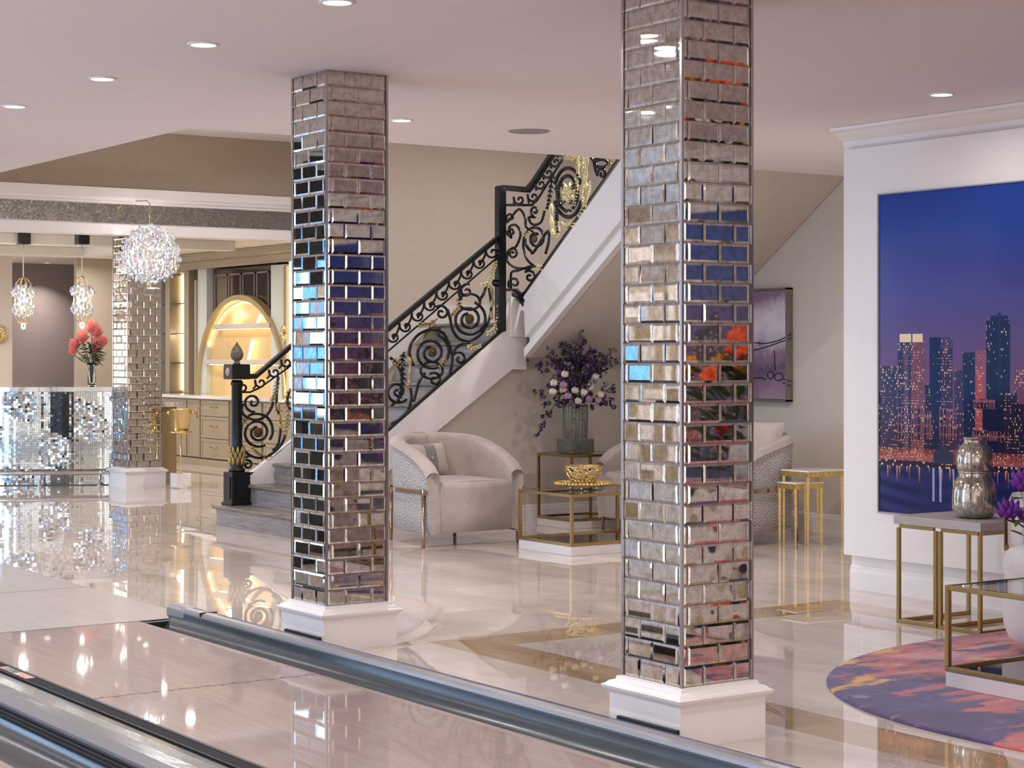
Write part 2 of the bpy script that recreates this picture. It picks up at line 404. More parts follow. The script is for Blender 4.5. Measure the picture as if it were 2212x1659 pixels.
c = MB(); c.box(4.90, 4.956, 10.85, 19.3, CZ + .12, 3.93); c.box(4.957, 15, 10.73, 10.789, CZ + .12, 3.93); struct('trim_1', c, M['wall'])
c = MB(); c.box(5, 15, 19.42, 28, 2.86, 2.92)
struct('ceiling_bar', c, M['ceil_w'])
# tray beams of the bar ceiling
c = MB(); c.bbox(5.5, 10.2, 20.9, 21.15, 2.74, 2.859); c.bbox(5.5, 10.2, 23.3, 23.6, 2.74, 2.859); c.bbox(9.2, 9.45, 21.15, 23.3, 2.745, 2.859); c.bbox(6.9, 7.1, 21.15, 23.3, 2.745, 2.859)
struct('trim_2', c, M['ceil_w'])
# foyer wall over the bar opening, header with mosaic band
c = MB(); c.box(5, 15, 19.36, 19.42, 3.27, 3.93); struct('wall_foyer', c, M['wall_tan'])
c = MB(); c.box(4.96, 15, 19.33, 19.6, 2.78, 3.27)
struct('trim_3', c, M['white'])
c = MB(); c.sweep([(0, 0), (.03, 0), (.035, .02), (.06, .03), (.075, .06), (.09, .07), (.09, .165), (0, .165)], (4.96, 19.33, 3.115), (15, 19.33, 3.115), (0, -1, 0), (0, 0, 1))
struct('trim_4', c, M['white'])
c = MB(); c.bbox(4.96, 15, 19.29, 19.335, 2.775, 2.895, .008); struct('trim_5', c, M['white'])
# stair back wall, painting wall, wall under the stairs, mural wall, left wall
c = MB(); c.box(8.25, 15, 14.75, 14.85, 0, 3.93); struct('wall_stair', c, M['wall'])
c = MB(); c.box(10.9, 11.0, 8.9, 14.75, 0, 3.93); struct('wall_nook_side', c, M['wall'])
c = MB(); c.prism([(7.35, 13.46, 0), (10.9, 13.46, 0), (10.9, 13.46, 1.62), (9.28, 13.46, 1.62), (9.1, 13.46, 1.56), (7.35, 13.46, .24)], (0, .06, 0))
struct('wall_nook_back', c, M['wall'])
c = MB(); c.box(8.42, 8.9, -3, 8.5, 0, CZ); c.box(8.9, 10.9, 8.4, 8.5, 0, CZ); struct('wall_right', c, M['white'])
c = MB(); c.bbox(8.35, 8.42, -3, 8.5, .217, 2.755, .003); struct('wall_mural_panel', c, M['white'])
c = MB(); c.sweep([(0, 0), (.012, 0), (.03, .02), (.04, .05), (.12, .10), (.15, .11), (.15, .13), (0, .13)], (8.42, 8.54, 2.758), (8.42, -3, 2.758), (-1, 0, 0), (0, 0, 1))
struct('trim_6', c, M['white'])
BBP = [(0, 0), (.018, 0), (.018, .11), (.012, .13), (.012, .14), (.005, .15), (0, .15)]
for nm, p0, p1, u in (('baseboard_nook_back', (10.9, 13.46, 0), (7.6, 13.46, 0), (0, -1, 0)), ('baseboard_nook_side', (10.9, 8.5, 0), (10.9, 13.44, 0), (-1, 0, 0)),
                      ('baseboard_right', (8.42, 8.5, 0), (8.42, -3, 0), (-1, 0, 0))):
    c = MB(); c.sweep(BBP, p0, p1, u, (0, 0, 1)); struct(nm, c, M['white'])
c = MB()
wins = [(3.5, 8.0, .5, 2.5), (16.9, 26.5, .45, 2.6), (8.9, 13.8, .3, 2.6)]
c.box(-3.7, -3.6, -3, 3.5, 0, CZ); c.box(-3.7, -3.6, 8.0, 8.9, 0, CZ); c.box(-3.7, -3.6, 13.8, 16.9, 0, CZ); c.box(-3.7, -3.6, 26.5, 28, 0, CZ)
for a, b, z0, z1 in wins: c.box(-3.7, -3.6, a, b, 0, z0); c.box(-3.7, -3.6, a, b, z1, CZ)
struct('wall_left', c, M['wall'])
for k, (a, b, z0, z1) in enumerate(wins):
    c = MB(); n = 5 if k == 0 else 9
    c.box(-3.62, -3.54, a - .09, b + .09, z0 - .1, z0); c.box(-3.62, -3.54, a - .09, b + .09, z1, z1 + .1)
    for i in range(n + 1):
        y = a + (b - a) * i / n; c.box(-3.66, -3.55, y - .05, y + .05, z0, z1)
    w = struct('window_%d' % (k + 1), c, M['white'])
    c = MB(); c.box(-3.69, -3.68, a, b, z0, z1); c.build('pane', M['winsky'] if k else glow('soft_daylight_pane', (235, 235, 240), .6), w)
for k, y in enumerate((14.35, 15.25, 16.15)):     # tall white door casings of the left wall
    c = MB()
    c.box(-3.6, -3.55, y - .44, y - .34, 0, 2.2); c.box(-3.6, -3.55, y + .34, y + .44, 0, 2.2); c.box(-3.6, -3.55, y - .44, y + .44, 2.2, 2.34)
    c.box(-3.6, -3.57, y - .3, y + .3, .95, 1.05); c.box(-3.6, -3.57, y - .3, y + .3, 1.9, 2.0); c.box(-3.6, -3.57, y - .3, y + .3, .5, .6); c.box(-3.6, -3.58, y - .05, y + .05, 1.1, 1.8)
    c.box(-3.6, -3.57, y - .3, y - .24, 1.2, 2.0); c.box(-3.6, -3.57, y + .24, y + .3, 1.2, 2.0)
    dr = struct('door_%d' % (k + 1), c, M['white'])
    c = MB(); c.box(-3.598, -3.585, y - .34, y + .34, 0.02, 2.2); c.build('leaf', M['cab'], dr)
c = MB(); c.box(-3.6, 15, 27.9, 28, 0, CZ); struct('wall_far', c, M['taupe'])
c = MB()
for i in range(6): c.box(2.2 + i * .9, 2.3 + i * .9, 27.84, 27.9, .3, 2.7)
c.box(2.2, 6.8, 27.84, 27.9, 2.6, 2.7); c.box(2.2, 6.8, 27.84, 27.9, .3, .4); w = struct('window_3', c, M['white'])  # unseen glowing window added so the far pillar has something bright to reflect
c = MB(); c.box(2.3, 6.7, 27.87, 27.88, .4, 2.6); c.build('pane', glow('warm_glow_pane', (255, 244, 224), 1.8), w)
c = MB(); c.box(15, 15.1, 10.7, 28, 0, 3.93); struct('wall_east', c, M['wall'])
c = MB(); c.box(5.2, 8.9, -3.3, -3.2, 0, CZ); struct('wall_reflection_block', c, M['wall'])  # partial wall added out of view, blocks bright surroundings from the mirror bevels

# ------------------------------------------------------------------ recessed lights and speaker
def downlight(x, y, z, label, power=11, r=.055, group='recessed ceiling lights', spread=165, col=(1, .96, .93)):
    t = thing('recessed_light', label, 'ceiling light', (x, y, z), group=group)
    c = MB(); c.lathe([(r + .018, 0), (r + .018, -.004), (r + .004, -.008), (r, -.002), (r, 0)], (x, y, z), 28); part(c.build('trim_ring', M['white'], t, True), 'white trim ring')
    c = MB(); c.lathe([(1e-4, -.004), (r, -.003)], (x, y, z), 28); part(c.build('lens', M['lens'], t), 'glowing lens')
    lamp('downlight_beam', 'AREA', (x, y, z - .03), power, col, .1, (0, 0, 0), None, spread)
    return t
seen = [(3.69, 10.4, 'recessed light in the low ceiling nearest the left picture edge'),
        (3.69, 9.1, 'second glowing recessed light from the far end of the ceiling row'),
        (3.66, 7.83, 'recessed light in the ceiling row just before the one cut by the top edge'),
        (3.66, 6.58, 'recessed light cut off by the top edge of the picture'),
        (5.84, 9.7, 'recessed light beside the top of the left mirrored pillar, above the stair wall'),
        (7.68, 7.07, 'recessed light above the city skyline picture wall')]
for x, y, l in seen: downlight(x, y, CZ, l, 34 if x == 5.84 else (5 if x == 7.68 else 11))
for x, y in ((3.66, 5.3), (3.66, 4.0), (6.4, 4.4), (5.9, 2.0), (6.6, .2), (3.66, 1.6), (8.6, 9.9), (2.2, 8.4), (1.2, 6.2), (1.2, 4.0), (1.2, 12.6), (3.0, 13.6), (3.6, 16.2), (-2.4, 14.4), (-2.4, 15.9), (-2.4, 6.0)):  # unseen lamps added to light the room, the nook and the left wall
    downlight(x, y, CZ, 'recessed light added outside the view to light the room', 40 if x < -2 and y > 10 else (15 if y < 7 and x < 5 else (24 if x == 8.6 else 9)), group='added recessed lights outside the view')
downlight(9.35, 20.35, 2.859, 'recessed light in the pale bar ceiling above the arched niche', 18, .06)
for x, y in ((6.6, 22.3), (8.1, 22.6), (9.9, 22.4), (7.6, 25.2), (9.9, 24.9)):  # lamps added out of sight so the bar area is lit
    downlight(x, y, 2.859, 'unseen recessed light added over the bar behind the header', 19, .06, 'recessed lights hidden in the bar ceiling')
for x, y in ((6.2, 12.6), (6.8, 16.5), (9.6, 17.2), (9.9, 12.4)):  # lamps added out of sight to brighten the foyer and stairs
    downlight(x, y, 3.93, 'unseen recessed light added in the high foyer ceiling above the stairs', 46, .06, 'added recessed lights of the high foyer ceiling')
sp = MB(); sp.lathe([(1e-4, -.006), (.125, -.006), (.135, 0)], (6.8, 9.73, CZ), 40)
tag(sp.build('ceiling_speaker', plain('speaker_grille', (150, 138, 138), .6)), 'round flush grey speaker grille in the ceiling between the two tall pillars', 'speaker')

downlight(10.25, 27.45, 2.859, 'recessed light washing the taupe wall behind the pendant lamps', 16, .05, 'recessed lights hidden in the bar ceiling', 110)
# ------------------------------------------------------------------ mirrored pillars
def pillar(x0, y0, w, d, label, seed):
    """x0,y0: corner nearest the lens side (min x, min y)"""
    rr = random.Random(seed); x1, y1 = x0 + w, y0 + d; z0, z1 = .221, (CZ if y0 < 15 else 2.78)
    t = thing('mirrored_pillar', label, 'pillar', (x0 + w / 2, y0 + d / 2, 0), group='mirror-tiled pillars')
    c = MB(); c.box(x0 + .006, x1 - .006, y0 + .006, y1 - .006, z0 - .02, z1); c.build('core', M['grout'], t)
    tiles = MB(); rh, tl, jt, bv, dp = .0762, .1524, .0022, .0095, .0031
    faces = [((x0, y0), (1, 0), (0, -1), w), ((x1, y0), (0, 1), (1, 0), d), ((x1, y1), (-1, 0), (0, 1), w), ((x0, y1), (0, -1), (-1, 0), d)]
    for (ox, oy), (ux, uy), (nx, ny), L in faces:
        z = z0 + .002; row = 0
        while z < z1 - .01:
            zt = min(z + rh, z1); off = -.120 if row % 2 else -.044
            a = off
            while a < L:
                s0, s1 = max(a, .010), min(a + tl, L - .010); a += tl
                if s1 - s0 < .012: continue
                s0 += jt / 2; s1 -= jt / 2; zz0, zz1 = z + jt / 2, zt - jt / 2
                sg = .016 if nx else .0035; ta, tb = rr.gauss(0, sg), rr.gauss(0, sg); sm, zm = (s0 + s1) / 2, (zz0 + zz1) / 2
                P = lambda s, zz, h: (ox + ux * s + nx * (h + ta * (s - sm) + tb * (zz - zm)), oy + uy * s + ny * (h + ta * (s - sm) + tb * (zz - zm)), zz)
                b1 = min(bv, (s1 - s0) / 3); b2 = min(bv, (zz1 - zz0) / 3)
                v = [P(s0, zz0, -.004), P(s1, zz0, -.004), P(s1, zz1, -.004), P(s0, zz1, -.004),
                     P(s0 + b1, zz0 + b2, -.004 + dp), P(s1 - b1, zz0 + b2, -.004 + dp), P(s1 - b1, zz1 - b2, -.004 + dp), P(s0 + b1, zz1 - b2, -.004 + dp)]
                tiles.add(v, [(4, 5, 6, 7), (0, 1, 5, 4), (1, 2, 6, 5), (2, 3, 7, 6), (3, 0, 4, 7)])
            z += rh; row += 1
    part(tiles.build('mirror_tiles', M['mirror'], t), 'antiqued bevelled mirror tiles laid as bricks')
    for cx_, cy_ in ((x0, y0), (x1, y0), (x1, y1), (x0, y1)):
        c = MB(); sx = 1 if cx_ == x0 else -1; sy = 1 if cy_ == y0 else -1
        xa, xb = sorted((cx_ - sx * .003, cx_ + sx * .009)); ya, yb = sorted((cy_ - sy * .003, cy_ + sy * .009))
        c.bbox(xa, xb, ya, yb, z0, z1 - .002, .002); c.build('corner_trim', M['silver_trim'], t)
    b = .035
    c = MB(); c.box(x0 - b, x1 + b, y0 - b, y1 + b, 0, .165); base = part(c.build('base', M['white'], t), 'white painted plinth')
    c = MB(); prof = [(b - .01, .150), (b + .004, .156), (b + .012, .168), (b + .022, .172), (b + .026, .184), (b + .012, .190), (b + .002, .200), (.018, .206), (.016, .218), (-.002, .222)]
    pts = []
    for o_, z in prof: pts += [(x0 - o_, y0 - o_, z), (x1 + o_, y0 - o_, z), (x1 + o_, y1 + o_, z), (x0 - o_, y1 + o_, z)]
    fs = [(4 * k + i, 4 * k + (i + 1) % 4, 4 * k + 4 + (i + 1) % 4, 4 * k + 4 + i) for k in range(len(prof) - 1) for i in range(4)] + [(3, 2, 1, 0), tuple(4 * (len(prof) - 1) + i for i in range(4))]
    c.add(pts, fs); c.build('base_moulding', M['white'], t)
    return t
pillar(4.495, 5.43, .353, .365, 'tall mirror-tiled pillar nearest the picture wall, running out of the top of the picture', 3)
pillar(4.495, 8.19, .353, .365, 'mirror-tiled pillar in front of the staircase with its white plinth by the gutter', 5)
pillar(8.12, 19.30, .40, .42, 'distant mirror-tiled pillar at the end of the bar beneath the mosaic header', 9)
for y0, l in ((5.45, 'nearer'), (8.2, 'farther')):
    c = MB(); c.box(4.402, 4.418, y0 - .10, y0 + .26, .04, .086)  # black strip put in for the dark gap beside the plinth
    tag(c.build('dark_gap_strip', M['black']), 'dark gap strip between the gutter cap and the plinth of the %s tall pillar' % l, 'trim strip')

# ------------------------------------------------------------------ bowling lanes
c = MB(); c.box(2.965, 4.14, -3, 9.68, -.03, 0)
lane = tag(c.build('bowling_lane', M['lane']), 'pinkish striped bowling lane beside the gutter and the pillars', 'bowling lane')
c = MB(); c.box(-.5, 2.31, -3, 9.68, -.03, 0)
tag(c.build('bowling_lane', M['lane']), 'sliver of a second bowling lane in the bottom corner past the silver cover', 'bowling lane')
c = MB(); c.box(-3.6, 4.48, 9.7, 16.5, -.03, 0); struct('floor_approach', c, M['approach'])
c = MB(); c.box(-3.6, 4.3, 9.68, 9.70, -.03, 0); c.box(-.5, 2.31, 7.0, 7.004, 0, .0006); c.box(2.97, 4.13, 7.62, 7.624, 0, .0006); c.box(-3.6, 4.48, 11.3, 11.304, 0, .0006)
for k in range(18): x = 3.02 + k * .062; c.box(x, x + .02, 7.60 + (.03 if k % 2 else 0), 7.606 + (.03 if k % 2 else 0), 0, .0006)
struct('trim_7', c, M['black'])
def gutter(xa, xb, label, y1=9.62, rise=0):
    c = MB(); n = 14; pr = []
    for k in range(n + 1):
        a = pi * k / n; pr.append(((xa + xb) / 2 - (xb - xa) / 2 * cos(a), -.065 * sin(a) + .0 + (rise * (k / n) ** 2)))
    pr2 = [(xb, .03), (xb + .008, .03), (xb + .008, -.1), (xa - .0, -.1), (xa, .0)]
    v = [(x, -3, z) for x, z in pr] + [(x, y1, z) for x, z in pr]; m = len(pr)
    c.add(v, [(i, i + 1, m + i + 1, m + i) for i in range(m - 1)])
    c.box(xa, xb, -3, y1, -.12, -.08)
    return tag(c.build('gutter', M['gutter'], smooth=True), label, 'gutter')
gutter(4.14, 4.31, 'black half-round bowling gutter running past the two tall pillars', rise=.058)
gutter(2.31, 2.58, 'dark bluish gutter in the bottom corner on the other side of the silver cover')
c = MB(); c.box(2.31, 4.40, 9.62, 9.70, -.12, -.004); c.box(4.14, 4.40, -3, 9.62, -.16, -.13); struct('trim_8', c, M['black'])
t = thing('division_cap', 'grey rounded divider cap with a blue edge between the gutter and the marble floor', 'divider', (4.35, 3, 0))
prof = [(4.311, .04), (4.305, .056), (4.309, .070), (4.322, .078), (4.345, .082), (4.365, .080), (4.366, .04)]
c = MB(); c.prism([(x, 9.66, z) for x, z in prof], (0, -12.6, 0)); c.build('cap', M['cap'], t)
c = MB(); c.prism([(x, 9.66, z) for x, z in [(4.366, 0), (4.366, .081), (4.380, .080), (4.380, 0)]], (0, -12.6, 0)); part(c.build('blue_edge', M['blueline'], t), 'glossy blue edge strip')
c = MB(); c.prism([(x, 9.66, z) for x, z in [(4.380, 0), (4.380, .078), (4.396, .07), (4.400, .0)]], (0, -12.6, 0)); part(c.build('outer_skirt', M['cap'], t), 'purplish grey skirt')
c = MB(); c.bbox(4.298, 4.402, 9.46, 9.68, .0, .088, .02); part(c.build('end_cap', M['cap'], t, bevel=.01), 'rounded pale grey end piece')
c = MB(); c.box(4.30, 4.402, 9.24, 9.245, .06, .0835); c.build('seam', M['black'], t)
t = thing('ball_return_cover', 'long silver capping with charcoal rail between the two lanes in the bottom corner', 'divider', (2.8, 3, 0))
c = MB(); c.prism([(x, 9.6, z) for x, z in [(2.64, 0), (2.645, .03), (2.70, .044), (2.76, .048), (2.82, .046), (2.87, .036), (2.878, 0)]], (0, -12.6, 0))
ts = NT('scuffed_silver'); nn = ts.noise(ts.coord(sc=(5, 1.2, 5)), 3, 4, .6); ts.bump(nn.outputs[0], .4, .006)
c.build('cover', ts.set(lin((146, 149, 154)), .18, .35), t, smooth=False)
c = MB(); c.prism([(x, 9.6, z) for x, z in [(2.883, 0), (2.883, .036), (2.893, .040), (2.962, .040), (2.968, .03), (2.968, 0)]], (0, -12.6, 0)); rail = part(c.build('side_rail', M['charcoal'], t), 'flat charcoal rail')
c = MB(); c.box(2.952, 2.966, -3, 9.6, .0401, .042); c.box(2.884, 2.890, -3, 9.6, .0385, .0415); c.build('rubber_edge', M['black'], rail)
c = MB(); c.box(2.58, 2.64, -3, 9.6, -.02, .012); c.box(2.595, 2.605, -3, 9.6, .012, .02); c.box(2.625, 2.635, -3, 9.6, .012, .02); c.build('lower_rail', M['charcoal'], t)
# red, green and cream sticker on the rail
cr, gr, rd = plain('sticker_cream', (222, 206, 190), .4), plain('sticker_green', (22, 104, 88), .4), plain('sticker_red', (176, 70, 66), .4)
c = MB()
def st(u0, u1, v0, v1, m, h=.0413):  # u along the rail towards the lens, v across
    c.m = m; y0, y1 = 8.40 - u1, 8.40 - u0; c.box(2.900 + v0, 2.900 + v1, y0, y1, .0401, h)
st(0, .36, 0, .048, 0); st(.01, .05, .005, .043, 2, .0415); st(.022, .030, .01, .04, 0, .0417)
st(.06, .19, .003, .045, 1, .0415)
st(.085, .092, .012, .040, 0, .0417); st(.092, .115, .034, .038, 0, .0417); st(.10, .16, .010, .014, 0, .0417)
for k, u in enumerate((.205, .235, .262, .286, .312, .336)): st(u, u + .010, .006 + .004 * (k % 2), .042, 2, .0415)
st(.205, .225, .036, .042, 2, .0415); st(.262, .282, .020, .026, 2, .0415)
st(0, .36, 0, .003, 2, .0416); st(0, .36, .045, .048, 2, .0416)
c.build('sticker', [cr, gr, rd], rail)
rail.children[-1]['label'] = 'red, green and cream sticker'
c = MB(); c.box(2.915, 2.935, 8.47, 8.53, .0401, .0412); c.build('slot', M['black'], rail)

# ------------------------------------------------------------------ staircase
RH, TD, SX = .175, .243, 7.0
st_ = thing('staircase', 'oak staircase with pale risers climbing behind the left tall pillar and turning above the armchairs', 'staircase', (7.0, 14.0, 0))
YN, YF = 13.44, 14.56
for k in range(10):
    x = SX + k * TD; z = RH * (k + 1)
    ya, yb = (12.95, 14.74) if k == 0 else ((13.12, YF) if k == 1 else ((13.35, YF) if k == 2 else (YN, YF)))
    xe = x + TD + (.1 if k < 9 else 0)
    c = MB(); c.box(x, x + .02, ya + .03, yb - (.03 if k == 0 else 0), z - RH, z - .03); c.build('riser', M['riser'], st_)
    c = MB(); 
    if k < 9: c.bbox(x - .03, x + TD + .02, ya, yb, z - .032, z, .010)
    else: c.bbox(x - .03, 10.89, YN, 14.74, z - .032, z, .010)
    c.build('tread' if k < 9 else 'landing', M['tread'], st_)
def Yp(px, py, Y=13.38): return at_y(px, py, Y)
# near stringer of the first flight (white), with the landing face
pl = [at_y(842, 932, 13.38), at_y(1088, 716, 13.38), at_y(1088, 652, 13.38), at_y(1137, 652, 13.38), at_y(1137, 798, 13.38), at_y(1106, 798, 13.38)]
def ext(a, b, z):      # continue the line a-b to height z
    k = (z - a.z) / (b.z - a.z); return a + (b - a) * k
lo = ext(pl[5], at_y(940, 935, 13.38), 0.0); hi = ext(pl[1], pl[0], .30)
lo = ext(pl[5], at_y(940, 935, 13.38), .02)
hi.x = min(hi.x, lo.x)
c = MB(); c.prism([hi, pl[1], pl[5], lo], (0, .08, 0)); c.prism([pl[1], pl[2], pl[3], pl[4], pl[5]], (0, .08, 0)); part(c.build('stringer', M['white'], st_), 'white painted stringer')
# far curb at the left rail
a, b, c_ = at_y(545, 1024, 14.60), at_y(628, 958, 14.60), at_y(527, 1040, 14.60)
far = a + (b - a) * 3.2
c = MB(); c.prism([Vector((c_.x, 14.60, RH)), Vector((far.x, 14.60, RH)), far, a, Vector((c_.x, 14.60, c_.z))], (0, .10, 0)); part(c.build('curb', M['white'], st_), 'white curb beside the steps')
# wall skirt behind flight one
c = MB(); c.prism([Vector((8.3, 14.72, .95)), Vector((9.2, 14.72, 1.75)), Vector((10.9, 14.72, 1.75)), Vector((10.9, 14.72, 1.93)), Vector((9.12, 14.72, 1.93)), Vector((8.3, 14.72, 1.20))], (0, .03, 0)); part(c.build('wall_skirt', M['white'], st_), 'white skirting up the wall')
# second flight: stringer on x = 9.2, trim, soffit, treads
X2 = 9.2
T0, T1 = at_x(1130, 642, X2), at_x(1340, 347, X2); B0, B1 = at_x(1134, 728, X2), at_x(1338, 478, X2); K1 = at_x(1338, 528, X2); K0 = at_x(1136, 772, X2)
def exy(a, b, Y): k = (Y - a.y) / (b.y - a.y); return a + (b - a) * k
YE = 10.85
c = MB(); c.prism([T0, exy(T0, T1, YE), exy(B0, B1, YE), B0], (.07, 0, 0)); part(c.build('stringer', M['white'], st_), 'white stringer lit bluish by daylight')
c = MB(); M0, M1 = K0 + (B0 - K0) * .42, exy(K0, K1, YE) + (exy(B0, B1, YE) - exy(K0, K1, YE)) * .42
c.prism([p + Vector((.045, 0, 0)) for p in (B0, exy(B0, B1, YE), M1, M0)], (.03, 0, 0)); c.prism([p + Vector((-.02, 0, 0)) for p in (M0, M1, exy(K0, K1, YE), K0)], (.08, 0, 0)); c.build('moulding', M['white'], st_)
c = MB(); c.prism([K0 + Vector((.05, 0, 0)), exy(K0, K1, YE) + Vector((.05, 0, 0)), exy(B0, B1, YE) + Vector((.05, 0, 0)), B0 + Vector((.05, 0, 0))], (1.64, 0, 0)); part(c.build('soffit', M['wall'], st_), 'plastered underside')
c = MB(); c.bbox(9.15, 9.36, 13.36, 13.5, 1.62, at_y(1115, 642, 13.4).z, .004); part(c.build('newel_block', M['white'], st_), 'white block at the turn')
for k in range(9):
    y = 13.3 - k * TD; z = 1.75 + RH * (k + 1)
    c = MB(); c.box(9.27, 10.88, y - .02, y, z - RH, z - .03); c.build('riser', M['riser'], st_)
    c = MB(); c.bbox(9.27, 10.88, y - TD - .02, y + .03, z - .032, z, .010); c.build('tread', M['tread'], st_)

# ------------------------------------------------------------------ wrought-iron railings
class Rail:
    def __init__(s, plane, v, name, label):
        s.pl, s.v = plane, v
        p = s.P(560 if v > 14 else (850 if plane == 'y' else 1110), 950 if v > 14 else (900 if plane == 'y' else 640))
        s.t = thing(name, label, 'stair railing', p)
    def P(s, px, py, off=0):
        return at_y(px, py, s.v + off) if s.pl == 'y' else at_x(px, py, s.v + off)
    def line(s, name, pts, r=.011, mat='iron', off=0, n=6):
        c = MB(); c.tube([s.P(x, y, off) for x, y in pts], r * 1.3, n); return c.build(name, M[mat], s.t, True)
    def bar(s, name, pts, w=.03, h=.03, mat='iron'):
        """square-section bar"""
        P = [s.P(x, y) for x, y in pts]; c = MB(); up = Vector((0, 0, h / 2)); sd = Vector((0, w / 2, 0)) if s.pl == 'y' else Vector((w / 2, 0, 0))
        v = []
        for p in P: v += [p - sd - up, p + sd - up, p + sd + up, p - sd + up]
        fs = [(0, 1, 2, 3), tuple(4 * (len(P) - 1) + i for i in (3, 2, 1, 0))]
        for k in range(len(P) - 1):
            for i in range(4): fs.append((4 * k + i, 4 * k + 4 + i, 4 * k + 4 + (i + 1) % 4, 4 * k + (i + 1) % 4))
        c.add(v, fs); return c.build(name, M[mat], s.t, bevel=.004)
    def spiral(s, cx, cy, r0, r1, a0, sweep, tail=(), r=.009, sq=1.0, mat='iron', name='scroll'):
        """spiral in photo-plan px; a0, sweep in degrees, y up"""
        pts = []; n = max(10, int(abs(sweep) / 14))
        for i in range(n + 1):
            f = i / n; a = R(a0 + sweep * f); rr = r0 + (r1 - r0) * f ** 1.15; pts.append((cx + rr * cos(a) * sq, cy - rr * sin(a)))
        pts += list(tail)
        return s.line(name, smooth_pts(pts) if tail else pts, r, mat)
    def rosette(s, px, py, r):
        c = MB(); prof = [(r * .0 + 1e-4, .020), (r * .22, .018), (r * .3, .008), (r * .5, .016), (r * .62, .008), (r * .8, .014), (r, .004), (r, -.004), (r * .8, -.014), (1e-4, -.016)]
        prof = [(a, -b) for a, b in prof]
        c.lathe(prof, s.P(px, py), 20, ax='y' if s.pl == 'y' else 'x'); return c.build('rosette', M['bronze'], s.t, True)
    def acanthus(s, pts, w=7, mat='gilt', n=None):
        """leafy gilded spray along px points: curled lobes either side of a rib"""
        pts = smooth_pts(pts); c = MB(); tot = len(pts)
        c.tube([s.P(x, y) for x, y in pts], [.009 * (1 - .6 * i / tot) for i in range(tot)], 6)
        L = 0; last = pts[0]; step = 5.5; side = 1
        for i in range(1, tot - 1):
            dx, dy = pts[i][0] - last[0], pts[i][1] - last[1]; d = math.hypot(dx, dy)
            if d < step: continue
            last = pts[i]; tx, ty = pts[i + 1][0] - pts[i - 1][0], pts[i + 1][1] - pts[i - 1][1]; m = math.hypot(tx, ty) or 1; tx /= m; ty /= m
            for sd in (1, -1):
                ww = w * (1 - .45 * i / tot) * (.85 + .3 * rnd.random())
                p0 = pts[i]; p1 = (p0[0] - ty * sd * ww * .6 + tx * 3, p0[1] + tx * sd * ww * .6 + ty * 3); p2 = (p0[0] - ty * sd * ww + tx * 7, p0[1] + tx * sd * ww + ty * 7)
                c.tube([s.P(*p0), s.P(*p1, off=-.012), s.P(*p2, off=-.004)], [.007, .009, .0015], 5)
        return c.build('acanthus_leaf', M[mat], s.t, True)
    def beads(s, pts, mat='gilt'):
        pts = smooth_pts(pts); c = MB()
        P = [s.P(*p) for p in pts]; L = len(P)
        c.tube(P, [.008 + .012 * abs(sin(i * pi * 3 / L)) for i in range(L)], 8); return c.build('gilded_drop', M[mat], s.t, True)
def smooth_pts(pts, n=6):
    out = []; P = [pts[0]] + list(pts) + [pts[-1]]
    for i in range(1, len(P) - 2):
        for k in range(n):
            t = k / n; a = []
            for d in (0, 1):
                p0, p1, p2, p3 = P[i - 1][d], P[i][d], P[i + 1][d], P[i + 2][d]
                a.append(.5 * (2 * p1 + (p2 - p0) * t + (2 * p0 - 5 * p1 + 4 * p2 - p3) * t * t + (3 * p1 - p0 - 3 * p2 + p3) * t ** 3))
            out.append(tuple(a))
    out.append(pts[-1]); return out
def frieze(rl, cs, r=11, lean=-1):
    for i, (x, y) in enumerate(cs):
        rl.spiral(x, y, 2.0, r, 200, -400, tail=[(x - r * 1.15, y + r * .55), (x - r * 1.9, y + r * 1.9)], r=.0075)

# far rail with newel
A = Rail('y', 14.62, 'stair_railing', 'black scrolled railing with newel post and pointed finial at the foot of the stairs')
nx, ny = 7.15, 14.62
c = MB(); c.bbox(nx - .085, nx + .085, ny - .085, ny + .085, RH, .46, .008); c.bbox(nx - .10, nx + .10, ny - .10, ny + .10, RH, .20, .005)
for k in (0, 1):
    if k == 0: c.bbox(nx - .092, nx - .084, ny - .05, ny + .05, .23, .42, .003)
    else: c.bbox(nx - .05, nx + .05, ny - .092, ny - .084, .23, .42, .003)
nw = c.build('newel_post', M['iron'], A.t)
c = MB(); c.lathe([(.07, .46), (.075, .48), (.055, .50), (.065, .52), (.048, .56), (.046, 1.20), (.055, 1.21), (.055, 1.23), (.04, 1.25)], (nx, ny, 0), 20); c.build('shaft', M['iron'], nw, True)
c = MB(); c.bbox(nx - .085, nx + .085, ny - .085, ny + .085, 1.255, 1.385, .006); c.build('cap_block', M['iron'], nw)
c = MB(); c.lathe([(.038, 0), (.036, .004), (.012, .006), (.012, .012), (1e-4, .014)], (nx - .085, ny, 1.32), 18, ax='x')
for v in range(len(c.v)): c.v[v] = (2 * (nx - .085) - c.v[v][0], c.v[v][1], c.v[v][2])
c.build('medallion', M['concrete'], nw, True)
c = MB(); c.lathe([(.03, 1.385), (.028, 1.40), (.02, 1.41), (.045, 1.43), (.056, 1.455), (.054, 1.48), (.042, 1.515), (.022, 1.545), (.004, 1.575), (1e-4, 1.58)], (nx, ny, 0), 20); part(c.build('finial', plain('aged_finial', (112, 98, 86), .5, .3, var=.3, vs_=50), nw, True), 'aged bronze acorn finial')
c = MB()
for k in range(10):
    a = 2 * pi * k / 10
    for j in range(3):
        z0 = .52 + j * .045; rr = .052; b = a + (pi / 10 if j % 2 else 0)
        c.tube([(nx + rr * cos(b), ny + rr * sin(b), z0), (nx + (rr + .012) * cos(b), ny + (rr + .012) * sin(b), z0 + .04), (nx + (rr + .02) * cos(b), ny + (rr + .02) * sin(b), z0 + .07)], [.016, .014, .003], 5)
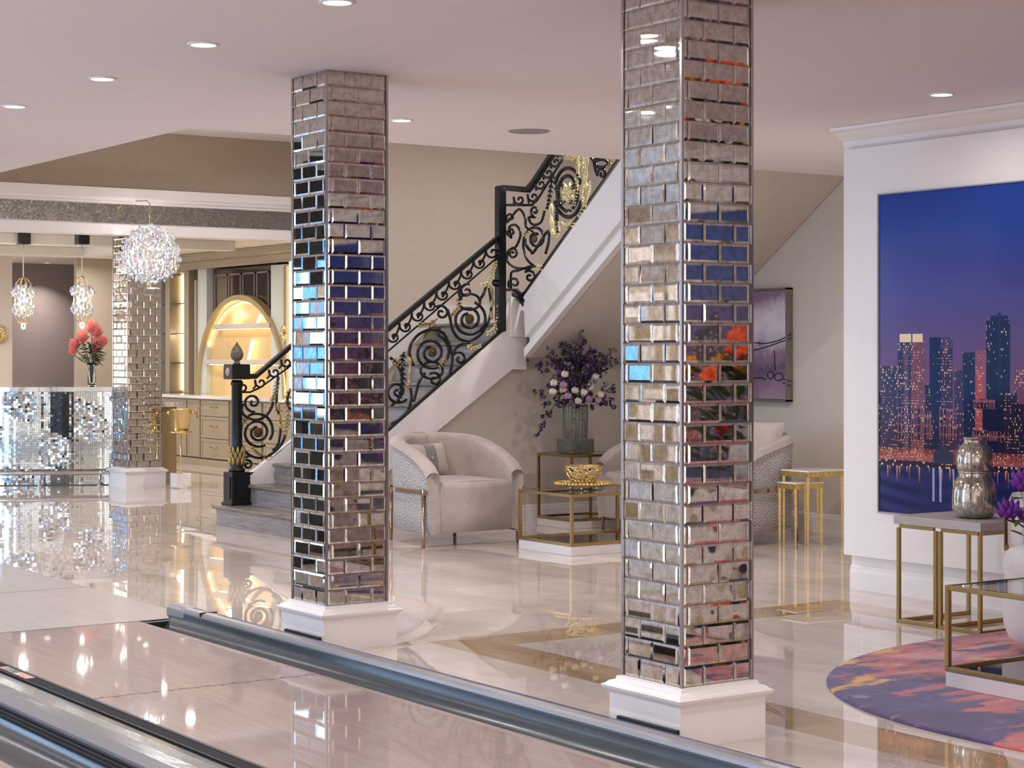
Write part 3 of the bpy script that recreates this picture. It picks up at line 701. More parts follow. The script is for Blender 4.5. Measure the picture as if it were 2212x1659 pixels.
part(c.build('leaf_collar', M['gilt'], nw, True), 'gilded leaf collar')
A.bar('handrail', [(526, 813), (551, 813), (628, 748), (700, 688), (745, 650)], .055, .045)
A.bar('lower_rail', [(514, 847), (540, 847), (560, 838), (628, 790), (745, 690)], .016, .018)
A.bar('bottom_rail', [(534, 1022), (548, 1022), (628, 957), (745, 858)], .022, .02)
for cx_, cy_ in ((524, 836), (563, 826), (593, 804), (619, 782), (648, 757), (676, 733)): A.spiral(cx_, cy_, 2, 13, 200, -400, tail=[(cx_ - 11, cy_ + 6), (cx_ - 17, cy_ + 14)] if cx_ > 530 else (), r=.0075)
A.spiral(546, 869, 3, 21, 120, 520, r=.009)
A.line('scroll', smooth_pts([(525, 872), (521, 884), (528, 898), (545, 906), (562, 905), (577, 895), (586, 880), (589, 868)]), .010)
A.rosette(557, 934, .045)
A.spiral(556, 934, 12, 32, 100, 560, r=.010)
A.line('scroll', smooth_pts([(526, 908), (540, 896), (558, 894), (575, 900), (586, 916), (588, 936), (582, 950)]), .010)
A.line('scroll', smooth_pts([(521, 918), (516, 938), (520, 960), (532, 978), (550, 988), (570, 988), (592, 976), (608, 958), (617, 938)]), .010)
A.spiral(534, 1004, 2.5, 12, 60, 460)
A.line('scroll', smooth_pts([(524, 998), (530, 988), (544, 984)]), .009)
A.spiral(652, 862, 12, 38, 95, 560, r=.010); A.rosette(652, 862, .045)
A.line('scroll', smooth_pts([(600, 812), (597, 870), (603, 900), (605, 930), (600, 960), (588, 972)]), .009)
A.acanthus([(603, 815), (597, 835), (592, 855), (586, 868)], 8)
A.beads([(598, 868), (602, 890), (604, 912), (606, 926)])
A.acanthus([(626, 838), (621, 865), (622, 895), (619, 920), (613, 942)], 9)
A.acanthus([(540, 906), (526, 912), (518, 928)], 6)
A.acanthus([(586, 985), (570, 987), (556, 978), (545, 968)], 6)

# near rail of the first flight
B = Rail('y', 13.40, 'stair_railing', 'black scrolled railing between the two tall pillars with bronze rosettes')
B.bar('handrail', [(700, 826), (842, 707), (1072, 516)], .055, .045)
B.bar('lower_rail', [(700, 874), (842, 755), (1074, 556)], .016, .018)
B.bar('bottom_rail', [(700, 1046), (842, 924), (1082, 714)], .03, .026)
fr = [(1064 - 26.7 * k, 545 + 22.8 * k) for k in range(13)]
frieze(B, fr, 15)
B.rosette(933.5, 760, .045); B.rosette(1014, 689, .045)
B.spiral(931, 762, 13, 41, 100, 690, r=.010)
B.spiral(1012, 690, 13, 39, 100, 690, r=.010)
ring2 = lambda cx, cy, r_: B.line('ring', [(cx + r_ * cos(R(12 * k)), cy - r_ * sin(R(12 * k)) * .75) for k in range(31)], .009)
ring2(932, 800, 24); ring2(1014, 652, 23)
B.line('scroll', smooth_pts([(893, 790), (884, 765), (888, 742), (905, 722), (930, 712), (955, 718), (969, 742), (976, 770), (973, 800), (960, 822)]), .010)
B.line('scroll', smooth_pts([(1046, 712), (1034, 726), (1014, 736), (992, 732), (977, 712), (972, 688), (966, 668)]), .010)
B.line('scroll', smooth_pts([(1056, 622), (1060, 650), (1060, 675), (1052, 700), (1040, 718)]), .010)
B.line('scroll', smooth_pts([(1050, 615), (1044, 635), (1034, 650)]), .010)
B.line('scroll', smooth_pts([(996, 648), (991, 632), (993, 615)]), .010)
for a_ in ((953, 676, 17, 20, 470), (1008, 629, 16, 160, -450), (938, 820, 16, 20, 470), (992, 775, 17, 100, 430), (858, 846, 26, 60, 620), (1070, 610, 9, 0, 400)): B.spiral(a_[0], a_[1], 2.5, a_[2], a_[3], a_[4], r=.009)
B.line('scroll', smooth_pts([(842, 772), (856, 785), (866, 806), (867, 835), (860, 862), (845, 876)]), .010)
B.line('scroll', smooth_pts([(886, 838), (888, 860), (881, 884), (864, 905), (845, 916)]), .010)
B.line('scroll', smooth_pts([(918, 806), (906, 822), (899, 846), (893, 868)]), .010)
B.line('scroll', smooth_pts([(975, 768), (985, 752), (1000, 742), (1015, 742)]), .010)
B.acanthus([(1075, 562), (1066, 578), (1060, 600), (1052, 613), (1038, 616)], 8, 'cream_gilt')
B.beads([(1058, 618), (1062, 640), (1061, 665), (1060, 690)])
B.acanthus([(1078, 650), (1080, 675), (1074, 700), (1064, 716), (1052, 720)], 9, 'cream_gilt')
B.acanthus([(985, 645), (992, 660), (984, 672), (976, 680)], 7)
B.acanthus([(944, 688), (930, 700), (912, 702), (902, 706)], 7)
B.acanthus([(1005, 740), (1020, 752), (1036, 748)], 7, 'cream_gilt')
B.acanthus([(968, 770), (958, 782), (950, 792)], 6)
B.beads([(884, 770), (886, 790), (884, 815), (882, 836)])
B.acanthus([(842, 770), (856, 782), (866, 790)], 8)
B.acanthus([(872, 760), (868, 785), (870, 815), (866, 845), (860, 870)], 8, 'iron')
c = MB(); pt = at_y(1080, 405, 13.40); pb = at_y(1080, 716, 13.40)
c.bbox(pt.x - .036, pt.x + .036, 13.36, 13.43, pb.z, pt.z + .01, .006); c.build('turn_post', M['iron'], B.t)

# rail of the second flight
D = Rail('x', 9.22, 'stair_railing', 'upper black railing with cream gilded oval medallion rising into the ceiling opening')
D.bar('handrail', [(1078, 408), (1092, 406), (1140, 410), (1152, 396), (1200, 322), (1236, 268)], .055, .05)
D.bar('lower_rail', [(1092, 443), (1148, 443), (1160, 432), (1210, 352), (1246, 292)], .018, .022)
D.bar('bottom_rail', [(1092, 626), (1118, 626), (1124, 640), (1135, 630), (1340, 338), (1390, 266)], .022, .024)
for cx_, cy_ in ((1122, 431), (1152, 425), (1168, 398), (1184, 374), (1200, 350), (1214, 326)): D.spiral(cx_, cy_, 2, 13, 200, -400, tail=[(cx_ - 12, cy_ + 8), (cx_ - 18, cy_ + 13)] if cx_ < 1130 else [(cx_ - 10, cy_ + 14)], r=.0085)
D.spiral(1102, 470, 2.5, 10, 200, 400, tail=[(1120, 452), (1134, 470), (1136, 490), (1150, 500)], r=.009)
D.spiral(1104, 502, 2.5, 10, 200, 430, tail=[(1100, 490), (1115, 487), (1124, 505), (1116, 530), (1104, 538)], r=.009)
D.spiral(1106, 548, 2.5, 12, 20, 430, tail=[(1096, 545), (1096, 565), (1112, 578), (1136, 580)], r=.009)
D.spiral(1111, 612, 3, 15, 200, 400, tail=[(1104, 590), (1120, 584), (1145, 575)], r=.009)
D.spiral(1144, 598, 3, 14, 60, 430, tail=[(1150, 575)], r=.009)
D.spiral(1155, 456, 2.5, 13, 200, 430, tail=[(1142, 470), (1150, 485), (1168, 480), (1176, 455)], r=.009, sq=.75)
D.rosette(1154, 516, .035); D.spiral(1157, 515, 10, 30, 60, 560, tail=[(1182, 500), (1185, 520), (1178, 548)], r=.010, sq=.85)
D.line('scroll', smooth_pts([(1134, 505), (1130, 530), (1138, 560), (1155, 576)]), .009)
def ring(rl, cx, cy, rx, ry, r, mat='iron', a0=0, a1=360, name='oval_ring'):
    n = 30; rl.line(name, [(cx + rx * cos(R(a0 + (a1 - a0) * k / n)), cy - ry * sin(R(a0 + (a1 - a0) * k / n))) for k in range(n + 1)], r, mat)
ring(D, 1226, 418, 21, 38, .013); ring(D, 1227, 416, 30, 53, .013, a0=20, a1=160); ring(D, 1227, 416, 30, 53, .013, a0=200, a1=340)
c = MB(); pc = D.P(1226, 418)
for k in range(7):
    a = 2 * pi * k / 7 + .3; p1 = D.P(1226 + 8 * cos(a), 418 - 13 * sin(a), -.02); p2 = D.P(1226 + 15 * cos(a), 418 - 26 * sin(a))
    c.tube([pc, p1, p2], [.008, .026, .004], 6)
c.ball(pc, .022, 8, 6); part(c.build('medallion_flower', M['cream_gilt'], D.t, True), 'cream gilded flower in the oval')
for k in range(4):
    a = (40, 140, 230, 310)[k]; D.spiral(1226 + 12 * cos(R(a)), 418 - 22 * sin(R(a)), 1.5, 6, a, 380, r=.006)
D.acanthus([(1213, 346), (1226, 336), (1240, 342)], 12, 'cream_gilt')
D.acanthus([(1212, 480), (1226, 490), (1238, 478)], 12, 'cream_gilt')
D.acanthus([(1262, 325), (1258, 352), (1262, 385), (1256, 420), (1262, 445)], 6, 'cream_gilt')
D.acanthus([(1246, 330), (1248, 360), (1246, 400), (1240, 440), (1228, 462)], 5, 'cream_gilt')
D.beads([(1266, 335), (1266, 365), (1264, 390), (1268, 408)], 'cream_gilt')
D.acanthus([(1274, 392), (1268, 425), (1258, 455), (1250, 470)], 6, 'cream_gilt')
D.beads([(1190, 440), (1190, 465), (1192, 490), (1194, 510)], 'cream_gilt')
D.acanthus([(1194, 372), (1190, 400), (1186, 430), (1182, 452)], 6, 'iron')
D.acanthus([(1200, 470), (1204, 500), (1200, 515)], 7, 'cream_gilt')
D.acanthus([(1200, 395), (1206, 430), (1202, 470), (1206, 505)], 6, 'iron')
D.acanthus([(1150, 495), (1142, 505), (1133, 512)], 6, 'cream_gilt')
D.acanthus([(1160, 572), (1168, 580), (1158, 586)], 6, 'cream_gilt')
D.spiral(1300, 376, 2.5, 13, 120, 430, tail=[(1284, 360), (1284, 345), (1296, 338)], r=.010, sq=.8)
ring(D, 1298, 353, 15, 8, .010); D.line('scroll', smooth_pts([(1275, 338), (1284, 352), (1290, 362)]), .010)
D.acanthus([(1316, 340), (1318, 352), (1312, 362)], 6, 'gilt')
D.line('scroll', smooth_pts([(1135, 655), (1122, 640), (1112, 634)]), .03)

# ------------------------------------------------------------------ bar: mosaic front, marble top, foot rail
def arc_pts(off, n=40):
    A0, A1 = Vector((4.9, 22.5)), Vector((8.19, 19.86)); d = (A1 - A0); nrm = Vector((d.y, -d.x)).normalized() * -1
    if nrm.y > 0: nrm = -nrm
    out = []
    for i in range(n + 1):
        f = i / n; p = A0 + d * f + nrm * (.28 * (1 - (2 * f - 1) ** 2)); tn = d.normalized(); out.append(p + nrm * off)
    return out, nrm
bar = thing('bar_counter', 'curved bar faced with mirror mosaic under a white marble top at the frame edge', 'bar counter', (6.6, 21, 0))
P0, nrm2 = arc_pts(0); P1, _ = arc_pts(-.5)
def ribbon(c, A_, B_, z0, z1):
    n = len(A_); v = [(p.x, p.y, z0) for p in A_] + [(p.x, p.y, z0) for p in B_] + [(p.x, p.y, z1) for p in A_] + [(p.x, p.y, z1) for p in B_]; fs = []
    for i in range(n - 1): fs += [(i, i + 1, 2 * n + i + 1, 2 * n + i), (n + i + 1, n + i, 3 * n + i, 3 * n + i + 1), (2 * n + i, 2 * n + i + 1, 3 * n + i + 1, 3 * n + i), (i + 1, i, n + i, n + i + 1)]
    fs += [(0, 2 * n, 3 * n, n), (n - 1, 2 * n - 1, 4 * n - 1, 3 * n - 1)]
    c.add(v, fs)
c = MB(); ribbon(c, arc_pts(-.006)[0], P1, 0, 1.05); c.build('body', M['grout'], bar)
c = MB(); ribbon(c, arc_pts(.06)[0], arc_pts(-.56)[0], 1.05, 1.10); c.build('marble_top', M['whitemarble'], bar)
c = MB(); rr = random.Random(4); dens = 168; Pm, _ = arc_pts(0, dens)
for i in range(dens):
    a, b = Pm[i], Pm[i + 1]; tn = (b - a).normalized(); col_t = rr.gauss(0, .02)
    for j in range(41):
        z0 = .01 + j * .0253; z1 = z0 + .0235; w = (b - a).length; k = sin(i * .21) * cos(j * .17 + i * .05)
        sg = .006 if k < .1 else .11
        tx, tz = rr.gauss(col_t * .5, sg), rr.gauss(0, sg * .8)
        p0, p1 = a + tn * .001, a + tn * (w - .001)
        o = [(-tx - tz), (tx - tz), (tx + tz), (-tx + tz)]
        q = [(p0, z0), (p1, z0), (p1, z1), (p0, z1)]
        c.add([(p.x + nrm2.x * oo * .012, p.y + nrm2.y * oo * .012, z) for (p, z), oo in zip(q, o)], [(0, 1, 2, 3)])
part(c.build('mosaic', M['mosaic'], bar), 'small square mirror tiles')
fp, _ = arc_pts(.16); c = MB(); c.tube([(p.x, p.y, .15) for p in fp], .024, 10); part(c.build('foot_rail', M['chrome'], bar, True), 'chrome foot rail')
for k in (6, 15, 24, 33, 39):
    c = MB(); p = fp[k]; q = P0[k]; c.tube([(p.x, p.y, .15), (p.x, p.y, .02)], .012, 8); c.tube([(p.x, p.y, .15), (q.x, q.y, .15)], .01, 8); c.lathe([(.03, 0), (.03, .01), (.012, .02)], (p.x, p.y, 0), 14); c.build('rail_bracket', M['chrome'], bar, True)
# mosaic band of the header
c = MB()
for i in range(470):
    x = 5.6 + i * .0205
    for j in range(10):
        z = 2.904 + j * .0205; tx, tz = rr.gauss(0, .03), rr.gauss(0, .03); g = .0009
        o = [(-tx - tz), (tx - tz), (tx + tz), (-tx + tz)]
        q = [(x + g, z + g), (x + .0205 - g, z + g), (x + .0205 - g, z + .0205 - g), (x + g, z + .0205 - g)]
        c.add([(a, 19.326 - oo * .01, zz) for (a, zz), oo in zip(q, o)], [(0, 1, 2, 3)])
struct('trim_mosaic_band', c, M['mosaic'])

# ------------------------------------------------------------------ protea vase on the bar
def bloom(c, p, r, n=14, up=Vector((0, 0, 1)), lift=.6, rows=2, thin=.22):
    up = up.normalized(); a = up.orthogonal().normalized(); b = up.cross(a)
    for q in range(rows):
        for k in range(n):
            an = 2 * pi * (k + q * .5) / n; d = (a * cos(an) + b * sin(an)); l = lift * (1 + .5 * q)
            m = p + (d * .55 + up * l * .5) * r; e = p + (d * (1 - .25 * q) + up * l) * r
            c.tube([p, m, e], [r * .06, r * thin, r * .03], 4)
def leafcard(c, p, d, L, w):
    d = d.normalized(); s = d.cross(Vector((0, 0, 1)))
    if s.length < .1: s = Vector((1, 0, 0))
    s.normalize(); u = s.cross(d); pts = [p, p + d * L * .35 + s * w + u * w * .3, p + d * L * .75 + s * w * .7, p + d * L - u * w * .5, p + d * L * .75 - s * w * .7, p + d * L * .35 - s * w + u * w * .3]
    c.add(pts, [(0, 1, 2, 3), (0, 3, 4, 5)])
bv = Vector((7.78, 20.42, 1.10))
# find bar-top point under the vase from its column in the picture
vp = at_y(198, 830, 20.45); vb = Vector((vp.x, vp.y, 1.10))
t = thing('glass_vase', 'slim clear glass vase holding pink blooms on the marble bar top', 'vase', vb)
c = MB(); c.lathe([(.042, 0), (.046, .01), (.050, .22), (.056, .27), (.053, .27), (.047, .22), (.040, .015), (1e-4, .012)], vb, 20); c.build('vessel', M['glass'], t, True)
t = thing('protea_bouquet', 'bouquet of coral pink proteas with dark leaves in the slim glass vase', 'flowers', vb)
c = MB(); cl = MB(); pr = random.Random(11)
heads = [(.00, .60, .07), (-.10, .50, .065), (-.17, .42, .06), (.05, .56, .065), (.07, .42, .075), (.13, .47, .05), (-.22, .36, .045), (.03, .36, .04)]
for k, (dx, dz, r) in enumerate(heads):
    p = vb + Vector((dx * .82, -dx * .56 + pr.uniform(-.05, .05), dz))
    h = MB(); up = (Vector((dx * 1.2, 0, 1)))
    bloom(h, p, r * 1.25, 20, up, .9, 3, .11); h.ball(p + up.normalized() * r * .45, r * .55, 8, 6); h.build('protea_head', M['protea'], t, True)
    c.tube([vb + Vector((dx * .05, 0, .03)), vb + Vector((dx * .12, 0, .24)), p], .005, 5)
c.build('stems', M['stem'], t, True)
for k in range(110):
    a = pr.uniform(0, 2 * pi); z = pr.uniform(.26, .5); r_ = pr.uniform(.02, .16) * (1 if z > .3 else 1.1)
    p = vb + Vector((cos(a) * r_ * .5, sin(a) * r_ * .5, z)); leafcard(cl, p, Vector((cos(a), sin(a), pr.uniform(-.5, .9))), pr.uniform(.07, .13), .016)
cl.build('leaves', M['leaf'], t)

# ------------------------------------------------------------------ chandelier and pendants
def crystals(c, cen, n, rr_, size, seed, zs=1.0, shell=.0):
    q = random.Random(seed)
    for k in range(n):
        z = 1 - 2 * (k + .5) / n; a = k * 2.39996; s = math.sqrt(max(0, 1 - z * z)); rad = rr_ * (1 - q.random() * shell)
        p = Vector(cen) + Vector((cos(a) * s, sin(a) * s, z * zs)) * rad; r = size * q.uniform(.7, 1.25); b = q.random() * pi
        v = [p + Vector((r * cos(b + i * pi / 2), r * sin(b + i * pi / 2), 0)) * .8 for i in range(4)] + [p + Vector((0, 0, r * 1.25)), p - Vector((0, 0, r * 1.25))]
        c.add(v, [(0, 1, 4), (1, 2, 4), (2, 3, 4), (3, 0, 4), (1, 0, 5), (2, 1, 5), (3, 2, 5), (0, 3, 5)])
cp = at_y(323, 551, 18.90)
t = thing('crystal_chandelier', 'large round crystal globe chandelier hanging in front of the mosaic header', 'chandelier', (cp.x, cp.y, cp.z))
c = MB(); c.tube([cp + Vector((0, 0, .28)), Vector((cp.x, cp.y, 3.10)), Vector((cp.x, cp.y + .1, 3.14)), Vector((cp.x, 19.3, 3.15))], .007, 6); c.build('rod', M['gold'], t, True)
c = MB(); c.ball(cp, .05, 12, 8); q = random.Random(2)
for k in range(70):
    z = 1 - 2 * (k + .5) / 70; a = k * 2.39996; s = math.sqrt(1 - z * z); c.tube([cp, cp + Vector((cos(a) * s, sin(a) * s, z)) * .27], .0028, 4)
c.build('gold_core', M['gold'], t, True)
c = MB(); crystals(c, cp, 560, .345, .022, 3, .95, .28); crystals(c, cp, 200, .22, .020, 4, .92, .2); o = c.build('crystals', M['crystal'], t); o['kind'] = 'stuff'
for k in range(10):
    a = 2 * pi * k / 10; c = MB(); c.ball(cp + Vector((cos(a) * .17, sin(a) * .17, .07 * (1 if k % 2 else -1))), .024, 8, 6); part(c.build('bulb', M['bulb'], t), 'glowing bulb')
lamp('chandelier_light', 'POINT', cp, 48, (1, .96, .9), .08)
for px, lab in ((50, 'crystal cage pendant lamp over the bar, beside the picture edge'), (177, 'crystal cage pendant lamp over the bar, above the pink flowers')):
    p = at_y(px, 650 if px < 100 else 648, 20.9 if px < 100 else 20.4)
    t = thing('pendant_lamp', lab, 'pendant lamp', (p.x, p.y, p.z), group='crystal pendants over the bar')
    zc = 2.74 if abs(p.y - 21.0) < .16 else 2.859
    zc = 2.859; zt = at_y(px, 524, p.y).z
    c = MB(); c.box(p.x - .065, p.x + .065, p.y - .065, p.y + .065, zt - .02, zc + .0); part(c.build('ceiling_canopy', M['black'], t), 'black canopy')
    c = MB(); c.tube([(p.x, p.y, zt - .02), (p.x, p.y, p.z + .26)], .006, 6); c.build('cord', M['white'], t, True)
    c = MB()
    for k in range(8):
        a = 2 * pi * k / 8; pts = [(.0, .27), (.05, .25), (.085, .20), (.10, .1), (.10, 0), (.10, -.1), (.085, -.2), (.05, -.25), (0, -.27)]
        c.tube([p + Vector((cos(a) * r_, sin(a) * r_, z_)) for r_, z_ in pts], .005, 5)
    for z_ in (-.12, .12): c.tube([p + Vector((cos(2 * pi * k / 20) * .09, sin(2 * pi * k / 20) * .09, z_)) for k in range(20)], .004, 5, close=True)
    c.build('gold_cage', M['gold'], t, True)
    c = MB(); crystals(c, p + Vector((0, 0, .10)), 46, .135, .023, 5, .68, .15); crystals(c, p - Vector((0, 0, .10)), 46, .135, .023, 6, .68, .15); crystals(c, p, 26, .05, .02, 7, 3.6, .3)
    o = c.build('crystals', M['crystal'], t)
    for z_ in (.06, -.08): c = MB(); c.ball(p + Vector((0, 0, z_)), .02, 8, 6); part(c.build('bulb', M['bulb'], t), 'glowing bulb')
    c = MB(); c.tube([p + Vector((cos(2 * pi * k / 12) * .02, 0, -.29 + sin(2 * pi * k / 12) * .03)) for k in range(12)], .008, 6, close=True); part(c.build('bottom_loop', M['bulb'], t), 'glowing bottom loop')
    lamp('pendant_light', 'POINT', p, 14, (1, .95, .88), .05)

# ------------------------------------------------------------------ cabinetry beyond the bar opening (faces -x)
XF, XB = 10.56, 11.12
def Yat(px, X=XB): return at_x(px, 700, X).y
def Zat(px, py, X=XB): return at_x(px, py, X).z
bc = thing('base_cabinet_run', 'greige base cabinets with drawers and white marble worktop below the lit arch', 'cabinet', (XF, 22, 0))
y0, y1 = 19.7, 24.6
c = MB(); c.box(XF + .02, XB + .3, y0, y1, .1, .88); c.box(XF + .06, XB + .3, y0, y1, 0, .1); c.build('carcass', M['cab'], bc)
c = MB(); c.bbox(XF - .03, XB + .3, y0, y1, .88, .92, .004); c.build('worktop', M['whitemarble'], bc)
c = MB(); c.box(XF - .01, XF + .06, y0, y1, 0, .09); c.build('toe_kick', M['cab'], bc)
edges = [Yat(p, XF) for p in (395, 405, 434, 494, 535, 590, 640)]
def panel(c, ya, yb, za, zb, x=XF):
    ya, yb = min(ya, yb) + .006, max(ya, yb) - .006; c.box(x, x + .021, ya, yb, za, zb)
    f = .035
    c.box(x - .006, x, ya, yb, za, za + f); c.box(x - .006, x, ya, yb, zb - f, zb); c.box(x - .006, x, ya, ya + f, za + f, zb - f); c.box(x - .006, x, yb - f, yb, za + f, zb - f)
def pull(ym, z, par, vert=False):
    c = MB()
    if vert: c.tube([(XF - .03, ym, z - .07), (XF - .03, ym, z + .07)], .006, 6); c.tube([(XF, ym, z + .06), (XF - .03, ym, z + .06)], .005, 6); c.tube([(XF, ym, z - .06), (XF - .03, ym, z - .06)], .005, 6)
    else: c.tube([(XF - .03, ym - .09, z), (XF - .03, ym + .09, z)], .006, 6); c.tube([(XF, ym - .07, z), (XF - .03, ym - .07, z)], .005, 6); c.tube([(XF, ym + .07, z), (XF - .03, ym + .07, z)], .005, 6)
    c.build('handle', M['brass'], par, True)
for (pa, pb) in ((434, 494), (503, 565), (570, 640)):
    ya, yb = Yat(pa, XF), Yat(pb, XF)
    for za, zb in ((.11, .36), (.37, .65), (.66, .86)):
        c = MB(); panel(c, ya, yb, za, zb); d = c.build('drawer', M['cab'], bc); pull((ya + yb) / 2, (za + zb) / 2 + .02, d)
c = MB(); panel(c, Yat(405, XF), Yat(432, XF), .11, .86); d = c.build('door', M['cab'], bc); pull(Yat(429, XF), .70, d, True)
c = MB(); panel(c, Yat(346, XF), Yat(403, XF), .11, .86); d = c.build('door', M['cab'], bc)
# upper wall unit
uc = thing('wall_unit', 'greige built-in wall unit with crown, mirror panels and a tall lit arched niche', 'wall unit', (XB, 22, .92))
y0, y1 = 19.62, Yat(405)
c = MB(); c.box(XB + .28, XB + .40, 19.62, 25.6, .92, 2.86); c.build('back_panel', M['cab'], uc)
c = MB(); c.bbox(XB, XB + .28, y0, y1, Zat(500, 562), 2.86, .004); c.bbox(XB - .02, XB + .28, Yat(410), Yat(400), .92, 2.86, .006); c.bbox(XB, XB + .28, Yat(424), Yat(419), .92, 2.5, .004); c.bbox(XB, XB + .28, Yat(618), Yat(612), .92, 2.6, .004); c.build('face_frame', M['cab'], uc)
c = MB(); c.sweep([(0, 0), (.02, 0), (.03, .03), (.07, .08), (.13, .13), (.15, .17), (.15, .21), (0, .21)], (XB - .02, y0, 2.645), (XB - .02, y1 + .15, 2.645), (-1, 0, 0), (0, 0, 1)); cr_ = c.build('crown', M['cab'], uc)
c = MB()
for k in range(64): y = y0 + .04 + k * (y1 - y0) / 64; c.box(XB - .125, XB - .095, y, y + .03, 2.735, 2.765)
c.build('dentils', M['cab'], cr_)
wp = plain('white_panel_paint', (206, 208, 196), .35, var=.02)
c = MB(); c.bbox(XB + .02, XB + .28, Yat(443), Yat(424), .92, Zat(440, 575), .003); part(c.build('panel', wp, uc), 'off-white side panel'); c = MB(); c.bbox(XB + .02, XB + .28, Yat(612), Yat(582), .92, Zat(590, 572), .003); part(c.build('panel', wp, uc), 'off-white side panel')
mm = plain('grey_mirror_glass', (120, 110, 102), .05, .9, var=.03)
c = MB(); c.box(XB + .10, XB + .12, Yat(582), Yat(446), .92, Zat(500, 566)); part(c.build('mirror', mm, uc), 'dark mirror panel')
c = MB()  # reflection of cabinet doors built as thin frames on the mirror
for k in range(4):
    ya = Yat(450 + k * 30); yb = Yat(476 + k * 30); za, zb = 1.85, Zat(500, 590)
    ya, yb = min(ya, yb), max(ya, yb)
    c.box(XB + .09, XB + .10, ya, ya + .02, za, zb); c.box(XB + .09, XB + .10, yb - .02, yb, za, zb); c.box(XB + .09, XB + .10, ya, yb, zb - .02, zb)
part(c.build('reflected_door_frames', M['taupe'], uc), 'thin taupe frames for the doors reflected in the mirror')
# arched niche: parabola in the plane of the unit
yl, yr = Yat(426), Yat(618); zb_, zt_ = .92, Zat(516, 637); ymid, hw = (yl + yr) / 2, abs(yl - yr) / 2
def arch(hw_, zt2, n=40):
    out = []
    for k in range(n + 1):
        f = -1 + 2 * k / n; a = f * pi / 2; out.append((ymid + hw_ * sin(a), zb_ + (zt2 - zb_) * cos(a) ** .92 if abs(f) < 1 else zb_))
    return out
c = MB(); o1, o2 = arch(hw, zt_), arch(hw - .06, zt_ - .07); n = len(o1)
v = [(XB - .03, y, z) for y, z in o1] + [(XB - .03, y, z) for y, z in o2] + [(XB + .08, y, z) for y, z in o1] + [(XB + .08, y, z) for y, z in o2]
fs = []
for i in range(n - 1): fs += [(i, i + 1, n + i + 1, n + i), (2 * n + i + 1, 2 * n + i, i, i + 1), (n + i, n + i + 1, 3 * n + i + 1, 3 * n + i)]
c.add(v, fs); af = c.build('arch_frame', plain('champagne_frame', (196, 172, 128), .3, .5, var=.05), uc)
c = MB(); c.add([(XB + .085, y, z) for y, z in o2], [tuple(range(n))]); part(c.build('arch_back', plain('champagne_panel', (214, 184, 128), .5, 0, var=.03), uc), 'warm lit back of the niche')
for zc_, pxl, pxr in ((Zat(500, 705), 466, 588), (Zat(500, 782), 446, 602)):
    c = MB(); c.bbox(XB - .05, XB + .085, Yat(pxr), Yat(pxl), zc_ - .035, zc_ + .035, .004); sh = part(c.build('arch_shelf', plain('pale_shelf', (206, 190, 170), .35), uc), 'pale shelf')
    c = MB(); c.box(XB + .02, XB + .05, Yat(pxr) + .05, Yat(pxl) - .05, zc_ - .042, zc_ - .036); c.build('led_strip', M['led'], sh)
c = MB(); o3 = arch(hw - .085, zt_ - .10)
c.tube([(XB + .06, y, z) for y, z in o3[:int(n * .62)][::-1]] if yl < yr else [(XB + .06, y, z) for y, z in o3], .008, 5); c.build('arch_led', M['led'], uc)
c = MB(); pa, pb = at_x(532, 800, XB + .03), at_x(546, 735, XB + .03); pc_, pd = at_x(556, 700, XB + .03), at_x(564, 680, XB + .03)
c.tube([pa, pb], .022, 8); c.tube([pc_, pd], .022, 8); part(c.build('light_bar', M['led'], uc), 'slanting bright light bars')
# lit glass shelves left of the pilaster
lit = plain('lit_shelf_back', (216, 188, 150), .5, var=.03)
c = MB(); c.box(XB + .2, XB + .22, Yat(400), Yat(334), .92, Zat(380, 590)); part(c.build('shelf_back', lit, uc), 'peach lit shelf back')
c = MB(); c.bbox(XB - .0, XB + .2, Yat(366), Yat(357), .92, 2.6, .004); c.bbox(XB, XB + .2, Yat(400), Yat(334), Zat(380, 590), 2.86, .004); c.build('divider', M['cab'], uc)
c = MB(); c.box(XB + .17, XB + .19, Yat(369), Yat(367), .95, Zat(380, 592)); c.box(XB + .02, XB + .05, Yat(628), Yat(621), .95, Zat(625, 560)); c.build('led_strip', M['led'], uc)
for py in (656, 721, 784): 
    c = MB(); c.box(XB + .02, XB + .2, Yat(400), Yat(334), Zat(380, py) - .008, Zat(380, py) + .008); part(c.build('glass_shelf', plain('dark_glass_edge', (60, 76, 62), .1), uc), 'dark-edged glass shelf')
c = MB(); pp = at_x(612, 720, XB - .03)
for k in range(16): a = 2 * pi * k / 16; c.tube([pp + Vector((0, cos(a) * .02, sin(a) * .02)), pp + Vector((0, cos(a) * .11, sin(a) * .11))], [.014, .004], 5)
c.ball(pp, .03, 8, 6, (.4, 1, 1)); o = c.build('sunburst_ornament', M['gold'], smooth=True); tag(o, 'small gold sunburst ornament on the panel beside the arched niche', 'wall ornament', 'gold sunburst ornaments')
lamp('niche_light', 'POINT', (XB - .02, ymid + .25, 2.0), 2.2, (1, .82, .55), .05); lamp('niche_light', 'POINT', (XB - .02, ymid + .2, 1.3), 2.2, (1, .82, .55), .05)
lamp('shelf_light', 'POINT', (XB + .1, Yat(375), 1.75), 2.5, (1, .84, .62), .05)
